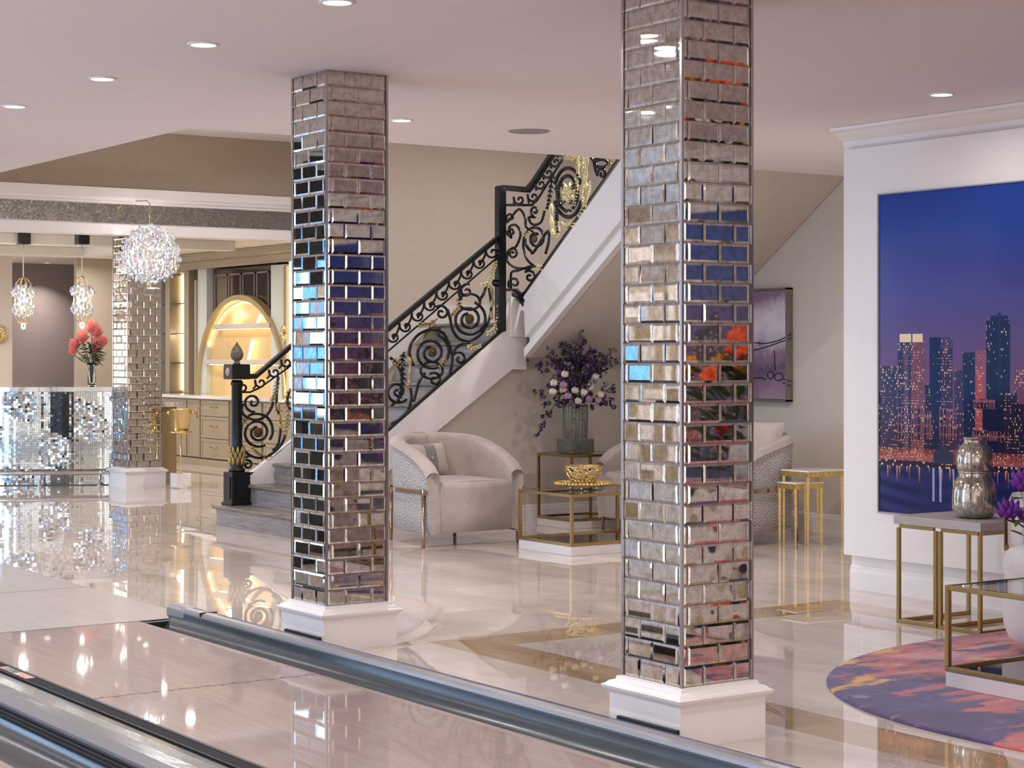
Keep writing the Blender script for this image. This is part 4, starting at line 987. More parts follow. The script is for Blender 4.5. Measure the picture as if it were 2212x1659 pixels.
# island behind the far pillar
isl = thing('kitchen_island', 'tan cabinet with a white marble top next to the distant pillar', 'cabinet', (8.9, 20.0, 0))
pi_ = at_y(381, 1040, 19.75); 
c = MB(); c.box(8.62, pi_.x, 19.75, 20.5, 0, .87); c.build('body', plain('tan_cabinet', (158, 132, 92), .4), isl)
c = MB(); c.box(8.62, pi_.x + .01, 19.735, 19.75, 0, .11); c.build('kick_board', M['cab'], isl)
c = MB(); c.bbox(8.60, pi_.x + .05, 19.70, 20.55, .87, .92, .004); c.build('worktop', M['whitemarble'], isl)
# partition behind the bar
c = MB(); wl = at_y(26, 700, 24.6); c.box(8.3, wl.x, 24.6, 24.7, 0, 2.86); struct('wall_bar_back', c, M['wall'])
c = MB(); wr = at_y(165, 700, 25.6); c.box(wr.x, 12.2, 25.6, 25.7, 0, 2.86); struct('wall_bar_side', c, M['wall_tan'])
c = MB(); po = at_y(-2, 722, 24.55)
for k in range(20): a = 2 * pi * k / 20; c.tube([po + Vector((cos(a) * .04, 0, sin(a) * .04)), po + Vector((cos(a) * .13, 0, sin(a) * .13))], [.02, .008], 5)
c.ball(po, .06, 10, 6, (1, .3, 1)); o = c.build('sunburst_ornament', M['gold'], smooth=True); tag(o, 'gold sunburst ornament cut by the picture edge behind the bar', 'wall ornament', 'gold sunburst ornaments')

# ------------------------------------------------------------------ champagne bucket on marble stand
bx = at_y(390, 1047, 19.0); bx.z = 0
t = thing('bucket_stand', 'thin gold stand on a white marble block in front of the tan cabinet', 'stand', bx)
c = MB(); c.bbox(bx.x - .085, bx.x + .085, bx.y - .085, bx.y + .085, 0, .165, .003); c.build('marble_block', M['whitemarble'], t)
c = MB(); c.tube([(bx.x, bx.y, .165), (bx.x, bx.y, .60)], .009, 8); c.build('pole', M['gold'], t, True)
c = MB(); c.lathe([(.02, .59), (.13, .605), (.135, .62), (.13, .622), (.02, .61)], (bx.x, bx.y, 0), 24); c.build('tray', M['gold'], t, True)
t = thing('champagne_bucket', 'shiny gold bucket with two knob handles on the thin gold stand', 'bucket', (bx.x, bx.y, .622))
c = MB(); c.lathe([(.085, .622), (.09, .63), (.115, .86), (.125, .865), (.12, .87), (.108, .86), (.085, .64), (1e-4, .635)], (bx.x, bx.y, 0), 28); c.build('bucket', M['gold'], t, True)
for s_ in (-1, 1):
    c = MB(); c.ball((bx.x + s_ * .135 * .82, bx.y - s_ * .135 * .56, .825), .022, 10, 8); c.build('handle', M['gold'], t, True)

# ------------------------------------------------------------------ mural print (a real flat picture on the wall)
def build_print():
    ytop, zb, zt = 8.19, .511, 2.449
    us = [0.0]
    while us[-1] < 1.16: us.append(us[-1] + .0055)
    while us[-1] < 8.0: us.append(us[-1] + (.055 if us[-1] < 6.2 else .013))
    us = np.array(us); nz = 350; zs = np.linspace(zb, zt, nz + 1)
    uc_, zc_ = (us[:-1] + us[1:]) / 2, (zs[:-1] + zs[1:]) / 2
    U, Z = np.meshgrid(uc_, zc_); rs = np.random.RandomState(5)
    def L(*c): return np.array(lin(c))
    f = (Z - zb) / (zt - zb)
    img = np.zeros(U.shape + (3,))
    stops = [(.28, L(124, 80, 106)), (.45, L(106, 74, 112)), (.60, L(88, 72, 126)), (.76, L(64, 74, 144)), (.90, L(42, 70, 150)), (1.0, L(30, 62, 148))]
    for k in range(3): img[..., k] = np.interp(f, [s[0] for s in stops], [s[1][k] for s in stops])
    img *= (1 + .10 * np.sin(U * 1.7 + 1))[..., None]
    def px2(px, py): p = at_x(px, py, 8.34); return ytop - p.y, p.z
    shore = px2(2000, 990)[1]
    def rect(u0, u1, z0, z1, col): m = (U >= u0) & (U < u1) & (Z >= z0) & (Z < z1); img[m] = col; return m
    def windows(m, prob, cols, du=.011, dz=.017, fill=.55):
        iu, iz = np.floor(U / du).astype(int), np.floor(Z / dz).astype(int)
        hsh = ((iu * 73856093) ^ (iz * 19349663)) % 1000 / 1000.0
        hz = ((iz * 83492791) ^ (iu // 5 * 2971)) % 1000 / 1000.0
        inw = ((Z / dz) % 1 < fill) & ((U / du) % 1 < .7)
        lit_ = m & inw & (hsh < prob * .85 * (0.35 + hz)); ci = ((iu * 31 + iz * 17) % len(cols))
        for k, cc in enumerate(cols): img[lit_ & (ci == k)] = cc
    warm = [L(250, 200, 150), L(236, 176, 136), L(196, 128, 120), L(250, 225, 180), L(180, 176, 150)]
    dark = [L(34, 34, 62), L(42, 38, 66), L(28, 34, 58), L(58, 42, 70)]
    # distant row
    u = 0
    while u < 8:
        w = rs.uniform(.03, .09) if u < 1.2 else rs.uniform(.07, .2); h = rs.uniform(.18, .42) if u < 1.2 else rs.uniform(.2, .95)
        m = rect(u, u + w, shore, shore + h, dark[rs.randint(4)] * rs.uniform(.9, 1.3)); windows(m, rs.uniform(.15, .4), warm); u += w * rs.uniform(.9, 1.2)
    # named silhouettes
    def tower(px0, px1, py, col, prob=.25, cols=warm, flat=None):
        u0, zt0 = px2(px0, py); u1, _ = px2(px1, py); m = rect(min(u0, u1), max(u0, u1), shore, zt0, col); windows(m, prob, cols); return m
    tower(1937, 1966, 740, L(52, 44, 74), .35); tower(1966, 1995, 738, L(120, 72, 84), .45); tower(1950, 1960, 745, L(96, 70, 90), .5)
    for a, b in ((1942, 1966), (1969, 1992)):
        u0, z1 = px2(a, 721); u1, _ = px2(b, 721); _, z0 = px2(a, 739); rect(u0, u1, z0, z1, L(236, 214, 170))
    tower(2006, 2033, 728, L(30, 34, 66), .12); tower(2030, 2056, 728, L(78, 62, 96), .3); tower(2030, 2056, 752, L(60, 46, 76), .45)
    tower(2078, 2105, 760, L(34, 40, 74), .12); tower(2104, 2129, 757, L(142, 86, 108), .3, [L(250, 190, 130), L(230, 150, 120)]); tower(2129, 2180, 693, L(32, 36, 66), .22); tower(2138, 2176, 682, L(30, 34, 64), .1); tower(2155, 2160, 675, L(40, 40, 66), 0)
    tower(2190, 2240, 798, L(112, 68, 96), .5); tower(2060, 2080, 800, L(66, 50, 84), .15); tower(2108, 2122, 800, L(170, 84, 84), .6)
    tower(1900, 1936, 790, L(60, 44, 72), .35); tower(1996, 2010, 830, L(40, 36, 62), .4); tower(2165, 2195, 850, L(48, 40, 66), .4); tower(2180, 2250, 870, L(44, 36, 62), .4)
    # blocks with light grid frames
    for a, b, t0, t1 in ((1935, 1950, 880, 955), (1966, 1985, 882, 950), (1996, 2012, 888, 950), (2028, 2068, 882, 950), (2100, 2148, 862, 884), (2098, 2180, 930, 955)):
        u0, z1 = px2(a, t0); u1, z0 = px2(b, t1); m = (U >= u0) & (U < u1) & (Z >= z0) & (Z < z1); img[m] = L(44, 36, 60)
        g = m & (((U / .014) % 1 < .3) | ((Z / .05) % 1 < .12)); img[g] = L(150, 92, 108)
        windows(m, .25, warm)
    u0, z1 = px2(2120, 884); u1, z0 = px2(2160, 930); rect(u0, u1, z0, z1, L(30, 38, 64))
    # shore glow
    gm = (Z >= shore - .02) & (Z < shore + .055); r0 = rs.rand(*U.shape); 
    img[gm] = img[gm] * .6 + (L(226, 120, 100) * .35) * (1 - np.abs(Z[gm] - shore - .015)[:, None] / .06); img[gm & (r0 > .95)] = L(255, 214, 150); img[gm & (r0 < .04)] = L(250, 120, 96)
    # quay and water
    wz = px2(2000, 1010)[1]
    m = (Z < shore - .02) & (Z >= wz); img[m] = L(44, 38, 62); windows(m, .35, [L(250, 210, 140), L(250, 190, 110)], .018, .02)
    m = Z < wz; img[m] = L(26, 36, 84); 
    wv = .5 + .5 * np.sin(Z * 70 + 3 * np.sin(U * 4)) * np.sin(U * 5 + 1)
    img[m] = img[m] * (.8 + .3 * wv[m][:, None]) + L(60, 44, 92) * (.5 * wv[m][:, None])
    cu = np.floor(U / .02).astype(int); rc = ((cu * 2654435761) % 1000) / 1000.0
    ln = .03 + .09 * ((cu * 40503) % 97 / 97.0); xf = np.abs((U / .02) % 1 - .5)
    m2 = m & (Z > wz - ln) & (rc < .38) & (xf < .15 + .3 * rc); img[m2] = img[m2] * .5 + L(226, 176, 120) * (.8 * (1 - (wz - Z[m2]) / ln[m2]) ** 1.2)[:, None]
    for px in (2014, 2030, 2058):
        u0, _ = px2(px, 1000); m3 = m & (np.abs(U - u0) < .006 + .004 * rs.rand()) & (Z > wz - .2); img[m3] = L(150, 168, 206)
    # boat shed
    u0, z1 = px2(2015, 962); u1, z0 = px2(2058, 1003); m = (U > u0) & (U < u1) & (Z > z0) & (Z < z1 - .5 * np.abs(U - (u0 + u1) / 2)); img[m] = L(52, 54, 84)
    u2, _ = px2(2078, 960); m = (U >= u1) & (U < u2) & (Z > z0) & (Z < z1 - .02); img[m] = L(128, 72, 84)
    nx_, nz_ = len(us), len(zs)
    X = np.full((nz_, nx_), 8.3455); Yv, Zv = np.meshgrid(ytop - us, zs)
    co = np.stack([X, Yv, Zv], -1).reshape(-1, 3)
    idx = np.arange(nx_ * nz_).reshape(nz_, nx_); a = idx[:-1, :-1].ravel(); b = idx[:-1, 1:].ravel(); c_ = idx[1:, 1:].ravel(); d = idx[1:, :-1].ravel()
    q = np.stack([a, b, c_, d], 1); nf = len(q)
    me = bpy.data.meshes.new('print'); me.vertices.add(len(co)); me.vertices.foreach_set('co', co.ravel()); me.loops.add(nf * 4); me.loops.foreach_set('vertex_index', q.ravel())
    me.polygons.add(nf); me.polygons.foreach_set('loop_start', np.arange(0, nf * 4, 4)); me.polygons.foreach_set('loop_total', np.full(nf, 4)); me.update(calc_edges=True)
    at = me.color_attributes.new('print', 'FLOAT_COLOR', 'CORNER'); col = np.ones((nf, 4)); col[:, :3] = img.reshape(-1, 3).clip(0, 1); at.data.foreach_set('color', np.repeat(col, 4, axis=0).ravel())
    me.materials.append(M['print']); return me
t = thing('wall_picture', 'huge glossy dusk photograph of a city skyline over water on the white wall', 'picture', (8.35, 4.2, .5))
me = build_print(); o = bpy.data.objects.new('print', me); COL.objects.link(o); o.parent = t; o.location = -Vector(t.location)
c = MB(); g = .008
for a in ((8.336, 8.35, 8.19, 8.198, .503, 2.457), (8.336, 8.35, .18, .188, .503, 2.457), (8.336, 8.35, .188, 8.19, .503, .511), (8.336, 8.35, .188, 8.19, 2.449, 2.457)): c.box(*a)
part(c.build('frame', plain('grey_picture_edge', (150, 148, 152), .5), t), 'thin grey frame')
c = MB(); c.box(8.347, 8.35, .188, 8.19, .511, 2.449); c.build('backing', M['black'], t)

# ------------------------------------------------------------------ painting on the nook wall
t = thing('framed_painting', 'abstract lilac and plum painting in a thick silver frame on the beige wall', 'painting', (10.87, 12.4, 1.55))
ya, yb, za, zb = 11.70, 13.1, 1.07, 2.035
c = MB(); c.box(10.845, 10.9, ya + .02, yb - .02, za + .02, zb - .02); c.build('canvas', M['painting'], t)
c = MB()
for a in ((ya, ya + .018, za, zb), (yb - .018, yb, za, zb), (ya, yb, za, za + .018), (ya, yb, zb - .018, zb)): c.bbox(10.83, 10.9, a[0], a[1], a[2], a[3], .002)
c.build('frame', plain('brushed_silver_frame', (150, 142, 132), .35, .7), t)
c = MB(); ink = plain('dark_brush_line', (40, 34, 46), .6)
def PX(px, py): return at_x(px, py, 10.843)
for L_ in ([(1600, 742), (1628, 740), (1650, 742), (1680, 736), (1709, 722)], [(1600, 760), (1628, 756), (1660, 748), (1709, 730)], [(1600, 820), (1640, 816), (1655, 820)], [(1672, 756), (1674, 800)], [(1690, 818), (1709, 824)], [(1690, 826), (1709, 834)]):
    c.tube([PX(*p) for p in smooth_pts(L_)], .005, 5)
for cx_, cy_, rx_, ry_ in ((1664, 810, 7, 8), (1682, 814, 9, 8)): c.tube([PX(cx_ + rx_ * cos(2 * pi * k / 16), cy_ + ry_ * sin(2 * pi * k / 16)) for k in range(16)], .005, 5, close=True)
c.build('brush_strokes', ink, t, True)

# ------------------------------------------------------------------ armchairs
def upath(hw, yf, yb, r, n=10):
    pts = []
    for k in range(8): pts.append((-hw, yf + (yb - r - yf) * k / 8))
    for k in range(n + 1): a = pi - pi / 2 * k / n; pts.append((-hw + r + r * cos(a), yb - r + r * sin(a)))
    for k in range(1, 4): pts.append((-hw + r + (2 * hw - 2 * r) * k / 4, yb))
    m = [(-x, y) for x, y in pts[::-1]]
    return pts + m
def hz(y, yf, yb):
    f = max(0, min(1, (y - yf) / (yb - yf)))
    return np.interp(f, [0, .03, .08, .16, .3, .5, .75, 1], [.56, .59, .625, .665, .715, .765, .81, .83])
def armchair(name, label, group):
    t = thing(name, label, 'armchair', (0, 0, 0), group=group, local=True)
    hw, yf, yb, r, th = .44, -.41, .40, .36, .105
    out = upath(hw, yf, yb, r); n = len(out)
    def nrm(i):
        a = out[max(i - 1, 0)]; b = out[min(i + 1, n - 1)]; d = Vector((b[0] - a[0], b[1] - a[1])).normalized(); return Vector((d.y, -d.x))
    # outer shell
    ou = MB(); rows = [.10, .13, .3, .5, .7, .9, .97]; v = []
    for i, (x, y) in enumerate(out):
        h = float(hz(y, yf, yb)) - .03; nn = nrm(i)
        for k, f in enumerate(rows):
            z = .10 + (h - .10) * (f - .10) / .87; ins = .03 if k == 0 else (.0 if k < 6 else -.0)
            ta = -.035 * (1 - (z - .1) / .73)
            v.append((x + nn.x * (ins - ta) , y + nn.y * (ins - ta), z))
    R_ = len(rows); fs = [(i * R_ + k, (i + 1) * R_ + k, (i + 1) * R_ + k + 1, i * R_ + k + 1) for i in range(n - 1) for k in range(R_ - 1)]
    ou.add(v, fs); o = ou.build('outer_shell', M['zebra'], t, True); part(o, 'chevron zebra fabric')
    # inner back with rolled rim
    inn = MB(); v = []; K = 9
    for i, (x, y) in enumerate(out):
        h = float(hz(y, yf, yb)); nn = nrm(i)
        prof = [(-.002, h - .035), (-.012, h - .03)]
        for k in range(7): a = pi * k / 6; prof.append((th / 2 - cos(a) * (th / 2 + .01), h - .03 + sin(a) * .045))
        prof += [(th, h - .12), (th + .01, .42), (th + .01, .12)]
        for dd, z in prof: v.append((x + nn.x * dd, y + nn.y * dd, z))
    R_ = len(prof); fs = [(i * R_ + k, (i + 1) * R_ + k, (i + 1) * R_ + k + 1, i * R_ + k + 1) for i in range(n - 1) for k in range(R_ - 1)]
    # close the arm fronts
    for i in (0, n - 1):
        x, y = out[i]; nn = nrm(i); b0 = len(v); v += [(x + nn.x * .034, y, .10), (x + nn.x * (th + .01), y, .12)]
        fs.append(tuple([i * R_ + k for k in range(R_)] + [b0 + 1, b0]) if i else tuple([b0, b0 + 1] + [i * R_ + k for k in range(R_)][::-1]))
    inn.add(v, fs); inn.build('inner_back', M['chair'], t, True)
    # seat
    s = MB(); prof = []; a, b = hw - th - .012, 0
    N = 12; grid = []
    for zz, ins in ((.11, .02), (.12, .0), (.3, -.0), (.44, .0), (.475, .008), (.495, .03)):
        grid.append((zz, ins))
    v = []
    for zz, ins in grid: v += [(-a + ins, yf - .012 + ins, zz), (a - ins, yf - .012 + ins, zz), (a - ins, .29, zz), (-a + ins, .29, zz)]
    fs = [(4 * k + i, 4 * k + (i + 1) % 4, 4 * k + 4 + (i + 1) % 4, 4 * k + 4 + i) for k in range(len(grid) - 1) for i in range(4)] + [(3, 2, 1, 0)]
    s.add(v, fs)
    G = 8; base = [(x, y) for y in np.linspace(yf - .012 + .03, .29, G) for x in np.linspace(-a + .03, a - .03, G)]
    v = [(x, y, .495 + .022 * (1 - (x / a) ** 2) * (1 - ((y + .05) / .36) ** 2 if abs((y + .05) / .36) < 1 else 0)) for x, y in base]
    s.add(v, [(j * G + i, j * G + i + 1, (j + 1) * G + i + 1, (j + 1) * G + i) for j in range(G - 1) for i in range(G - 1)])
    s.build('seat', M['chair'], t, True)
    for x, y in ((-.435, -.34), (.435, -.34), (-.30, .365), (.30, .365)):
        c = MB(); c.tube([(x, y, 0), (x, y, .10), (x * 1.0, y, .44 if y < 0 else .43)], [.013, .015, .015], 10); c.build('leg', M['rose'], t, True)
    c = MB(); zz0, zz1 = .405, .438
    sub = [i for i in range(n) if True]
    v = []
    for i in sub:
        x, y = out[i]; nn = nrm(i); v += [(x - nn.x * .003 + nn.x * .018 * 0, y - nn.y * .003, zz0), (x - nn.x * .003, y - nn.y * .003, zz1)]
    c.add(v, [(2 * k, 2 * k + 2, 2 * k + 3, 2 * k + 1) for k in range(len(sub) - 1)]); part(c.build('metal_band', M['rose'], t, True), 'polished metal band')
    return t
def cushion(name, label, w, h, d, loc, rot, mat, group=None, band=False):
    t = thing(name, label, 'cushion', loc, group=group, local=True); t.rotation_euler = rot
    G = 13; c = MB(); v = []
    for s_ in (1, -1):
        for j in range(G):
            for i in range(G):
                u, w_ = -1 + 2 * i / (G - 1), -1 + 2 * j / (G - 1)
                th_ = (max(0, (1 - u ** 4) * (1 - w_ ** 4))) ** .5; pin = 1 - .07 * (1 - u * u) * 0 - .06 * (w_ * w_) * (1 - u * u) ; pin2 = 1 - .06 * u * u * (1 - w_ * w_) 
                v.append((u * w / 2 * (1 - .05 * (1 - w_ * w_)), s_ * d / 2 * th_, w_ * h / 2 * (1 - .06 * (1 - u * u))))
    fs = [(j * G + i, j * G + i + 1, (j + 1) * G + i + 1, (j + 1) * G + i) for j in range(G - 1) for i in range(G - 1)]
    fs += [tuple(G * G + q for q in f[::-1]) for f in fs[:]]
    c.add(v, fs); c.build('cover', mat, t, True)
    if band:
        c = MB(); v = []
        for j in range(G):
            w_ = -1 + 2 * j / (G - 1); th_ = (max(0, 1 - w_ ** 4)) ** .5; z = w_ * h / 2 * .945
            v += [(-.055, -d / 2 * th_ - .004, z), (.055, -d / 2 * th_ - .004, z)]
        c.add(v, [(2 * k, 2 * k + 1, 2 * k + 3, 2 * k + 2) for k in range(G - 1)]); b = part(c.build('band', M['pillow_dark'], t, True), 'grey satin band')
        c = MB(); c.ball((0, -d / 2 - .008, 0), .014, 8, 6, (1.4, .5, 1)); c.build('clasp', M['chrome'], b, True)
    return t
ch = armchair('armchair', 'taupe barrel armchair with zebra outside, between the stairs and the gold glass table', 'barrel armchairs under the stairs')
ch.location = (7.90, 12.42, 0)
ch2 = copy_tree(ch); ch2.location = (9.86, 12.10, 0); ch2.rotation_euler = (0, 0, R(-90)); ch2['label'] = 'taupe barrel armchair mostly hidden by the big pillar, its edge next to the glass table'
ch3 = copy_tree(ch); ch3.location = (9.83, 11.16, 0); ch3.rotation_euler = (0, 0, R(-90)); ch3.scale = (.93, .95, 1); ch3['label'] = 'barrel armchair seen from its zebra side behind the nest of gold tables'
cushion('lumbar_cushion', 'taupe lumbar cushion with a grey band and clasp in the armchair by the stairs', .44, .27, .13, (7.83, 12.62, .635), (R(-14), 0, R(14)), M['pillow'], band=True)
cushion('throw_cushion', 'taupe square cushion standing up in the zebra armchair near the nesting tables', .34, .32, .12, (9.98, 11.05, .785), (R(-14), 0, R(-70)), M['pillow'])

# ------------------------------------------------------------------ gold glass tables
def cube_table(x0, x1, y0, y1, zt, label, mat='brass', plinth=.072, name='glass_table', b=.022, zf=0.0):
    t = thing(name, label, 'table', ((x0 + x1) / 2, (y0 + y1) / 2, 0))
    c = MB(); c.bbox(x0 + .004, x1 - .004, y0 + .004, y1 - .004, zf, plinth, .003); part(c.build('plinth', M['lacquer'], t), 'pale lacquered plinth')
    for xx, yy in ((x0, y0), (x1 - b, y0), (x0, y1 - b), (x1 - b, y1 - b)):
        c = MB(); c.box(xx, xx + b, yy, yy + b, plinth + b, zt - b); c.build('leg', M[mat], t, bevel=.002)
    for z in (plinth, zt - b):
        c = MB(); c.box(x0, x1, y0, y0 + b, z, z + b); c.box(x0, x1, y1 - b, y1, z, z + b); c.box(x0, x0 + b, y0 + b, y1 - b, z, z + b); c.box(x1 - b, x1, y0 + b, y1 - b, z, z + b); c.build('rim', M[mat], t, bevel=.002)
    c = MB(); c.box(x0 + b, x1 - b, y0 + b, y1 - b, plinth + .004, plinth + .012); part(c.build('lower_shelf', M['smoked'], t), 'smoked mirror shelf')
    c = MB(); c.box(x0 + b, x1 - b, y0 + b, y1 - b, zt - .012, zt - .002); part(c.build('glass_top', M['glass'], t), 'clear glass top')
    return t
cube_table(8.05, 9.0, 10.98, 11.66, .45, 'square gold-framed glass coffee table holding the gold wire bowl')
cube_table(9.28, 9.86, 12.66, 13.16, .625, 'taller gold-framed side table under the big flower vase', plinth=.065)
cube_table(6.21, 7.3, 4.72, 5.70, .462, 'brass-framed glass coffee table on the round rug, cut by the picture edge', plinth=.085, zf=.0162)

# gold wire bowl and beaded plate
bc_ = Vector((8.42, 11.33, .45))
t = thing('beaded_plate', 'gold beaded plate on small clear feet beneath the wire bowl', 'plate', bc_)
c = MB(); c.lathe([(1e-4, .030), (.10, .032), (.17, .040), (.172, .037), (.10, .027), (1e-4, .025)], bc_, 32); c.build('dish', M['gold'], t, True)
c = MB()
for rr2, nn2, zz in ((.155, 34, .044), (.185, 40, .047), (.212, 46, .050)):
    for k in range(nn2): a = 2 * pi * k / nn2; c.ball(bc_ + Vector((cos(a) * rr2, sin(a) * rr2, zz)), .0135, 6, 4)
c.build('beaded_rim', M['goldleaf'], t, True)
c = MB()
for k in range(4): a = pi / 4 + pi / 2 * k; c.tube([bc_ + Vector((cos(a) * .1, sin(a) * .1, 0)), bc_ + Vector((cos(a) * .1, sin(a) * .1, .03))], .006, 6)
c.build('feet', M['chrome'], t, True)
t = thing('wire_bowl', 'openwork gold twig bowl standing on the beaded plate', 'bowl', bc_ + Vector((0, 0, .04)))
c = MB(); wr_ = random.Random(9)
def bowlP(a, f): r = .06 + .085 * (f ** .55); return bc_ + Vector((cos(a) * r, sin(a) * r, .042 + .135 * f))
for k in range(90):
    a = wr_.uniform(0, 2 * pi); f = wr_.uniform(0, .85); pts = []
    da, df = wr_.choice((-1, 1)) * wr_.uniform(.05, .16), wr_.uniform(.03, .09)
    for j in range(7): pts.append(bowlP(a, min(1, max(0, f)))); a += da + wr_.uniform(-.05, .05); f += df + wr_.uniform(-.04, .04)
    c.tube(pts, .0052, 5)
for f in (0, 1): c.tube([bowlP(2 * pi * k / 40, f + (.03 * sin(k * 2.1) if f else 0)) for k in range(40)], .005, 5, close=True)
c.build('twig_mesh', M['gold'], t, True)

# nesting tables
def nest(x0, x1, y0, y1, zt, label):
    t = thing('nesting_table', label, 'side table', ((x0 + x1) / 2, (y0 + y1) / 2, 0), group='gold leaf nesting tables')
    c = MB(); c.bbox(x0, x1, y0, y1, zt - .012, zt, .002); part(c.build('top', M['whitemarble'], t), 'white marble top')
    c = MB(); c.box(x0 + .004, x1 - .004, y0 + .004, y1 - .004, zt - .05, zt - .012); c.build('apron', M['goldleaf'], t)
    for xx, yy in ((x0 + .016, y0 + .016), (x1 - .016, y0 + .016), (x0 + .016, y1 - .016), (x1 - .016, y1 - .016)):
        c = MB(); c.tube([(xx, yy, 0), (xx, yy, zt - .05)], [.008, .015], 4); c.build('leg', M['goldleaf'], t)
nest(9.88, 10.27, 10.44, 10.74, .585, 'larger gold leaf nesting table with white top beside the zebra armchair')
nest(9.80, 10.10, 10.49, 10.70, .495, 'smaller gold leaf nesting table tucked beneath the larger one')

# console side table by the mural with mercury vase
t = thing('side_table', 'brass-legged side table with a grey slab top under the mercury glass vase', 'side table', (7.86, 7.0, 0))
x0, x1, y0, y1, zt, b = 7.57, 8.15, 6.70, 7.30, .588, .020
c = MB(); c.bbox(x0 - .01, x1 + .01, y0 - .01, y1 + .01, zt - .047, zt, .003); part(c.build('top', M['concrete'], t), 'thick grey slab top')
for xx, yy in ((x0, y0), (x0, y1 - b), (x1 - b, y0), (x1 - b, y1 - b), (x0, 6.975), (x0, 7.01)):
    c = MB(); c.box(xx, xx + b, yy, yy + b, 0, zt - .067); c.build('leg', M['brass'], t, bevel=.002)
for z in (0, zt - .067):
    c = MB()
    for a in ((x0 + b, x1 - b, y0, y0 + b), (x0 + b, x1 - b, y1 - b, y1), (x0, x0 + b, y0 + b, 6.975), (x0, x0 + b, 7.03, y1 - b), (x0 + b, x1 - b, 6.975, 6.995)): c.box(*a, z + (.0 if z else .0), z + b)
    c.build('stretcher', M['brass'], t, bevel=.002)
mv = Vector((7.80, 6.945, zt))
t = thing('mercury_vase', 'mottled silver double-gourd vase standing on the grey side table', 'vase', mv)
prof = [(1e-4, .0), (.075, 0), (.10, .012), (.118, .05), (.120, .10), (.116, .15), (.108, .19), (.096, .213), (.088, .22), (.084, .235), (.086, .25)]
c = MB(); c.lathe(prof, mv, 36); low = c.build('lower_gourd', M['mercury'], t, True)
prof = [(.086, .25), (.096, .275), (.099, .31), (.094, .355), (.080, .385), (.062, .40), (.056, .415), (.058, .43), (.064, .434), (.060, .437), (.050, .43), (.046, .39)]
c = MB(); c.lathe(prof, mv, 36); c.build('upper_gourd', M['mercury'], t, True)
c = MB(); c.tube([mv + Vector((cos(2 * pi * k / 32) * .087, sin(2 * pi * k / 32) * .087, .25)) for k in range(32)], .004, 6, close=True); c.build('waist_ring', M['chrome'], t, True)

# rug
c = MB(); n = 96; rc, rr_ = Vector((7.53, 4.88, 0)), 2.05
def sg_(v_, e): return math.copysign(abs(v_) ** e, v_)
ringp = [[rc + Vector((sg_(cos(2 * pi * k / n), .87), sg_(sin(2 * pi * k / n), .87) * .885, 0)) * r_ + Vector((0, 0, z)) for k in range(n)] for r_, z in ((rr_, 0.0), (rr_ + .004, .006), (rr_ - .004, .013), (rr_ - .03, .016))]
v = [p for q in ringp for p in q]; fs = [(q * n + k, q * n + (k + 1) % n, (q + 1) * n + (k + 1) % n, (q + 1) * n + k) for q in range(3) for k in range(n)] + [tuple(3 * n + k for k in range(n))]
# the wall side of the rug is trimmed where the side table and wall begin
v = [(min(p[0], 8.30), p[1], p[2]) for p in v]
c.add(v, fs); tag(c.build('rug', M['rug']), 'round plum, coral and yellow abstract rug beneath the brass coffee table', 'rug')

# white pouf chair
pc2 = Vector((7.33, 6.02, 0))
t = thing('swivel_chair', 'white boucle round chair behind the brass coffee table, cut by the picture edge', 'chair', pc2)
pc2 = Vector((7.36, 5.98, .016)); ORG[t.name] = Vector(t.location)
c = MB(); prof = [(1e-4, .05), (.22, .05), (.265, .075), (.29, .14), (.298, .24), (.295, .33), (.285, .375), (.292, .41), (.29, .46), (.27, .50), (.22, .52), (1e-4, .525)]
c.lathe(prof, pc2, 40); c.build('seat', M['boucle'], t, True)
c = MB(); c.lathe([(.16, 0), (.16, .02), (.04, .03), (.04, .055)], pc2, 24); c.build('base', M['brass'], t, True)
c = MB()
v = []; K = 16
for k in range(K + 1):
    a = R(-60 + 165 * k / K); 
    for r_, z in ((.27, .48), (.30, .54), (.30, .74), (.275, .79), (.235, .79), (.215, .74), (.215, .50)): v.append((pc2.x + cos(a) * r_, pc2.y + sin(a) * r_, z))
fs = [(7 * k + i, 7 * k + i + 1, 7 * k + 8 + i, 7 * k + 7 + i) for k in range(K) for i in range(6)] + [tuple(range(7)), tuple(7 * K + i for i in range(7))[::-1]]
c.add(v, fs); c.build('backrest', M['boucle'], t, True)
c = MB(); v = []
for k in range(3):
    a = R(100 + 5.5 * k)
    for r_, z in ((.305, .50), (.308, .66)): v.append((pc2.x + cos(a) * r_, pc2.y + sin(a) * r_, z))
c.add(v, [(0, 2, 3, 1), (2, 4, 5, 3)]); part(c.build('brass_strip', M['brass'], t), 'brass strip on the back')

# ------------------------------------------------------------------ flowers
fv = Vector((9.50, 12.90, .625))
t = thing('flower_vase', 'ribbed greenish glass cylinder vase on a square foot beneath the tall purple flowers', 'vase', fv)
c = MB(); c.bbox(fv.x - .115, fv.x + .115, fv.y - .115, fv.y + .115, fv.z, fv.z + .125, .004); c.build('square_foot', M['greenglass'], t)
c = MB(); n = 48; prof = [(.10, .125), (.105, .2), (.105, .40), (.112, .41)]
v = []
for r_, z in prof:
    for k in range(n): a = 2 * pi * k / n; q = r_ * (1 + .035 * (1 if k % 2 else -1)); v.append(fv + Vector((cos(a) * q, sin(a) * q, z)))
c.add(v, [(i * n + k, i * n + (k + 1) % n, (i + 1) * n + (k + 1) % n, (i + 1) * n + k) for i in range(3) for k in range(n)])
c.build('ribbed_cylinder', M['greenglass'], t)
t = thing('flower_arrangement', 'tall purple and white flower arrangement in the ribbed vase under the stairs', 'flowers', fv + Vector((0, 0, .38)))
fr_ = random.Random(21); stem, pur, mau, grn = MB(), MB(), MB(), MB()
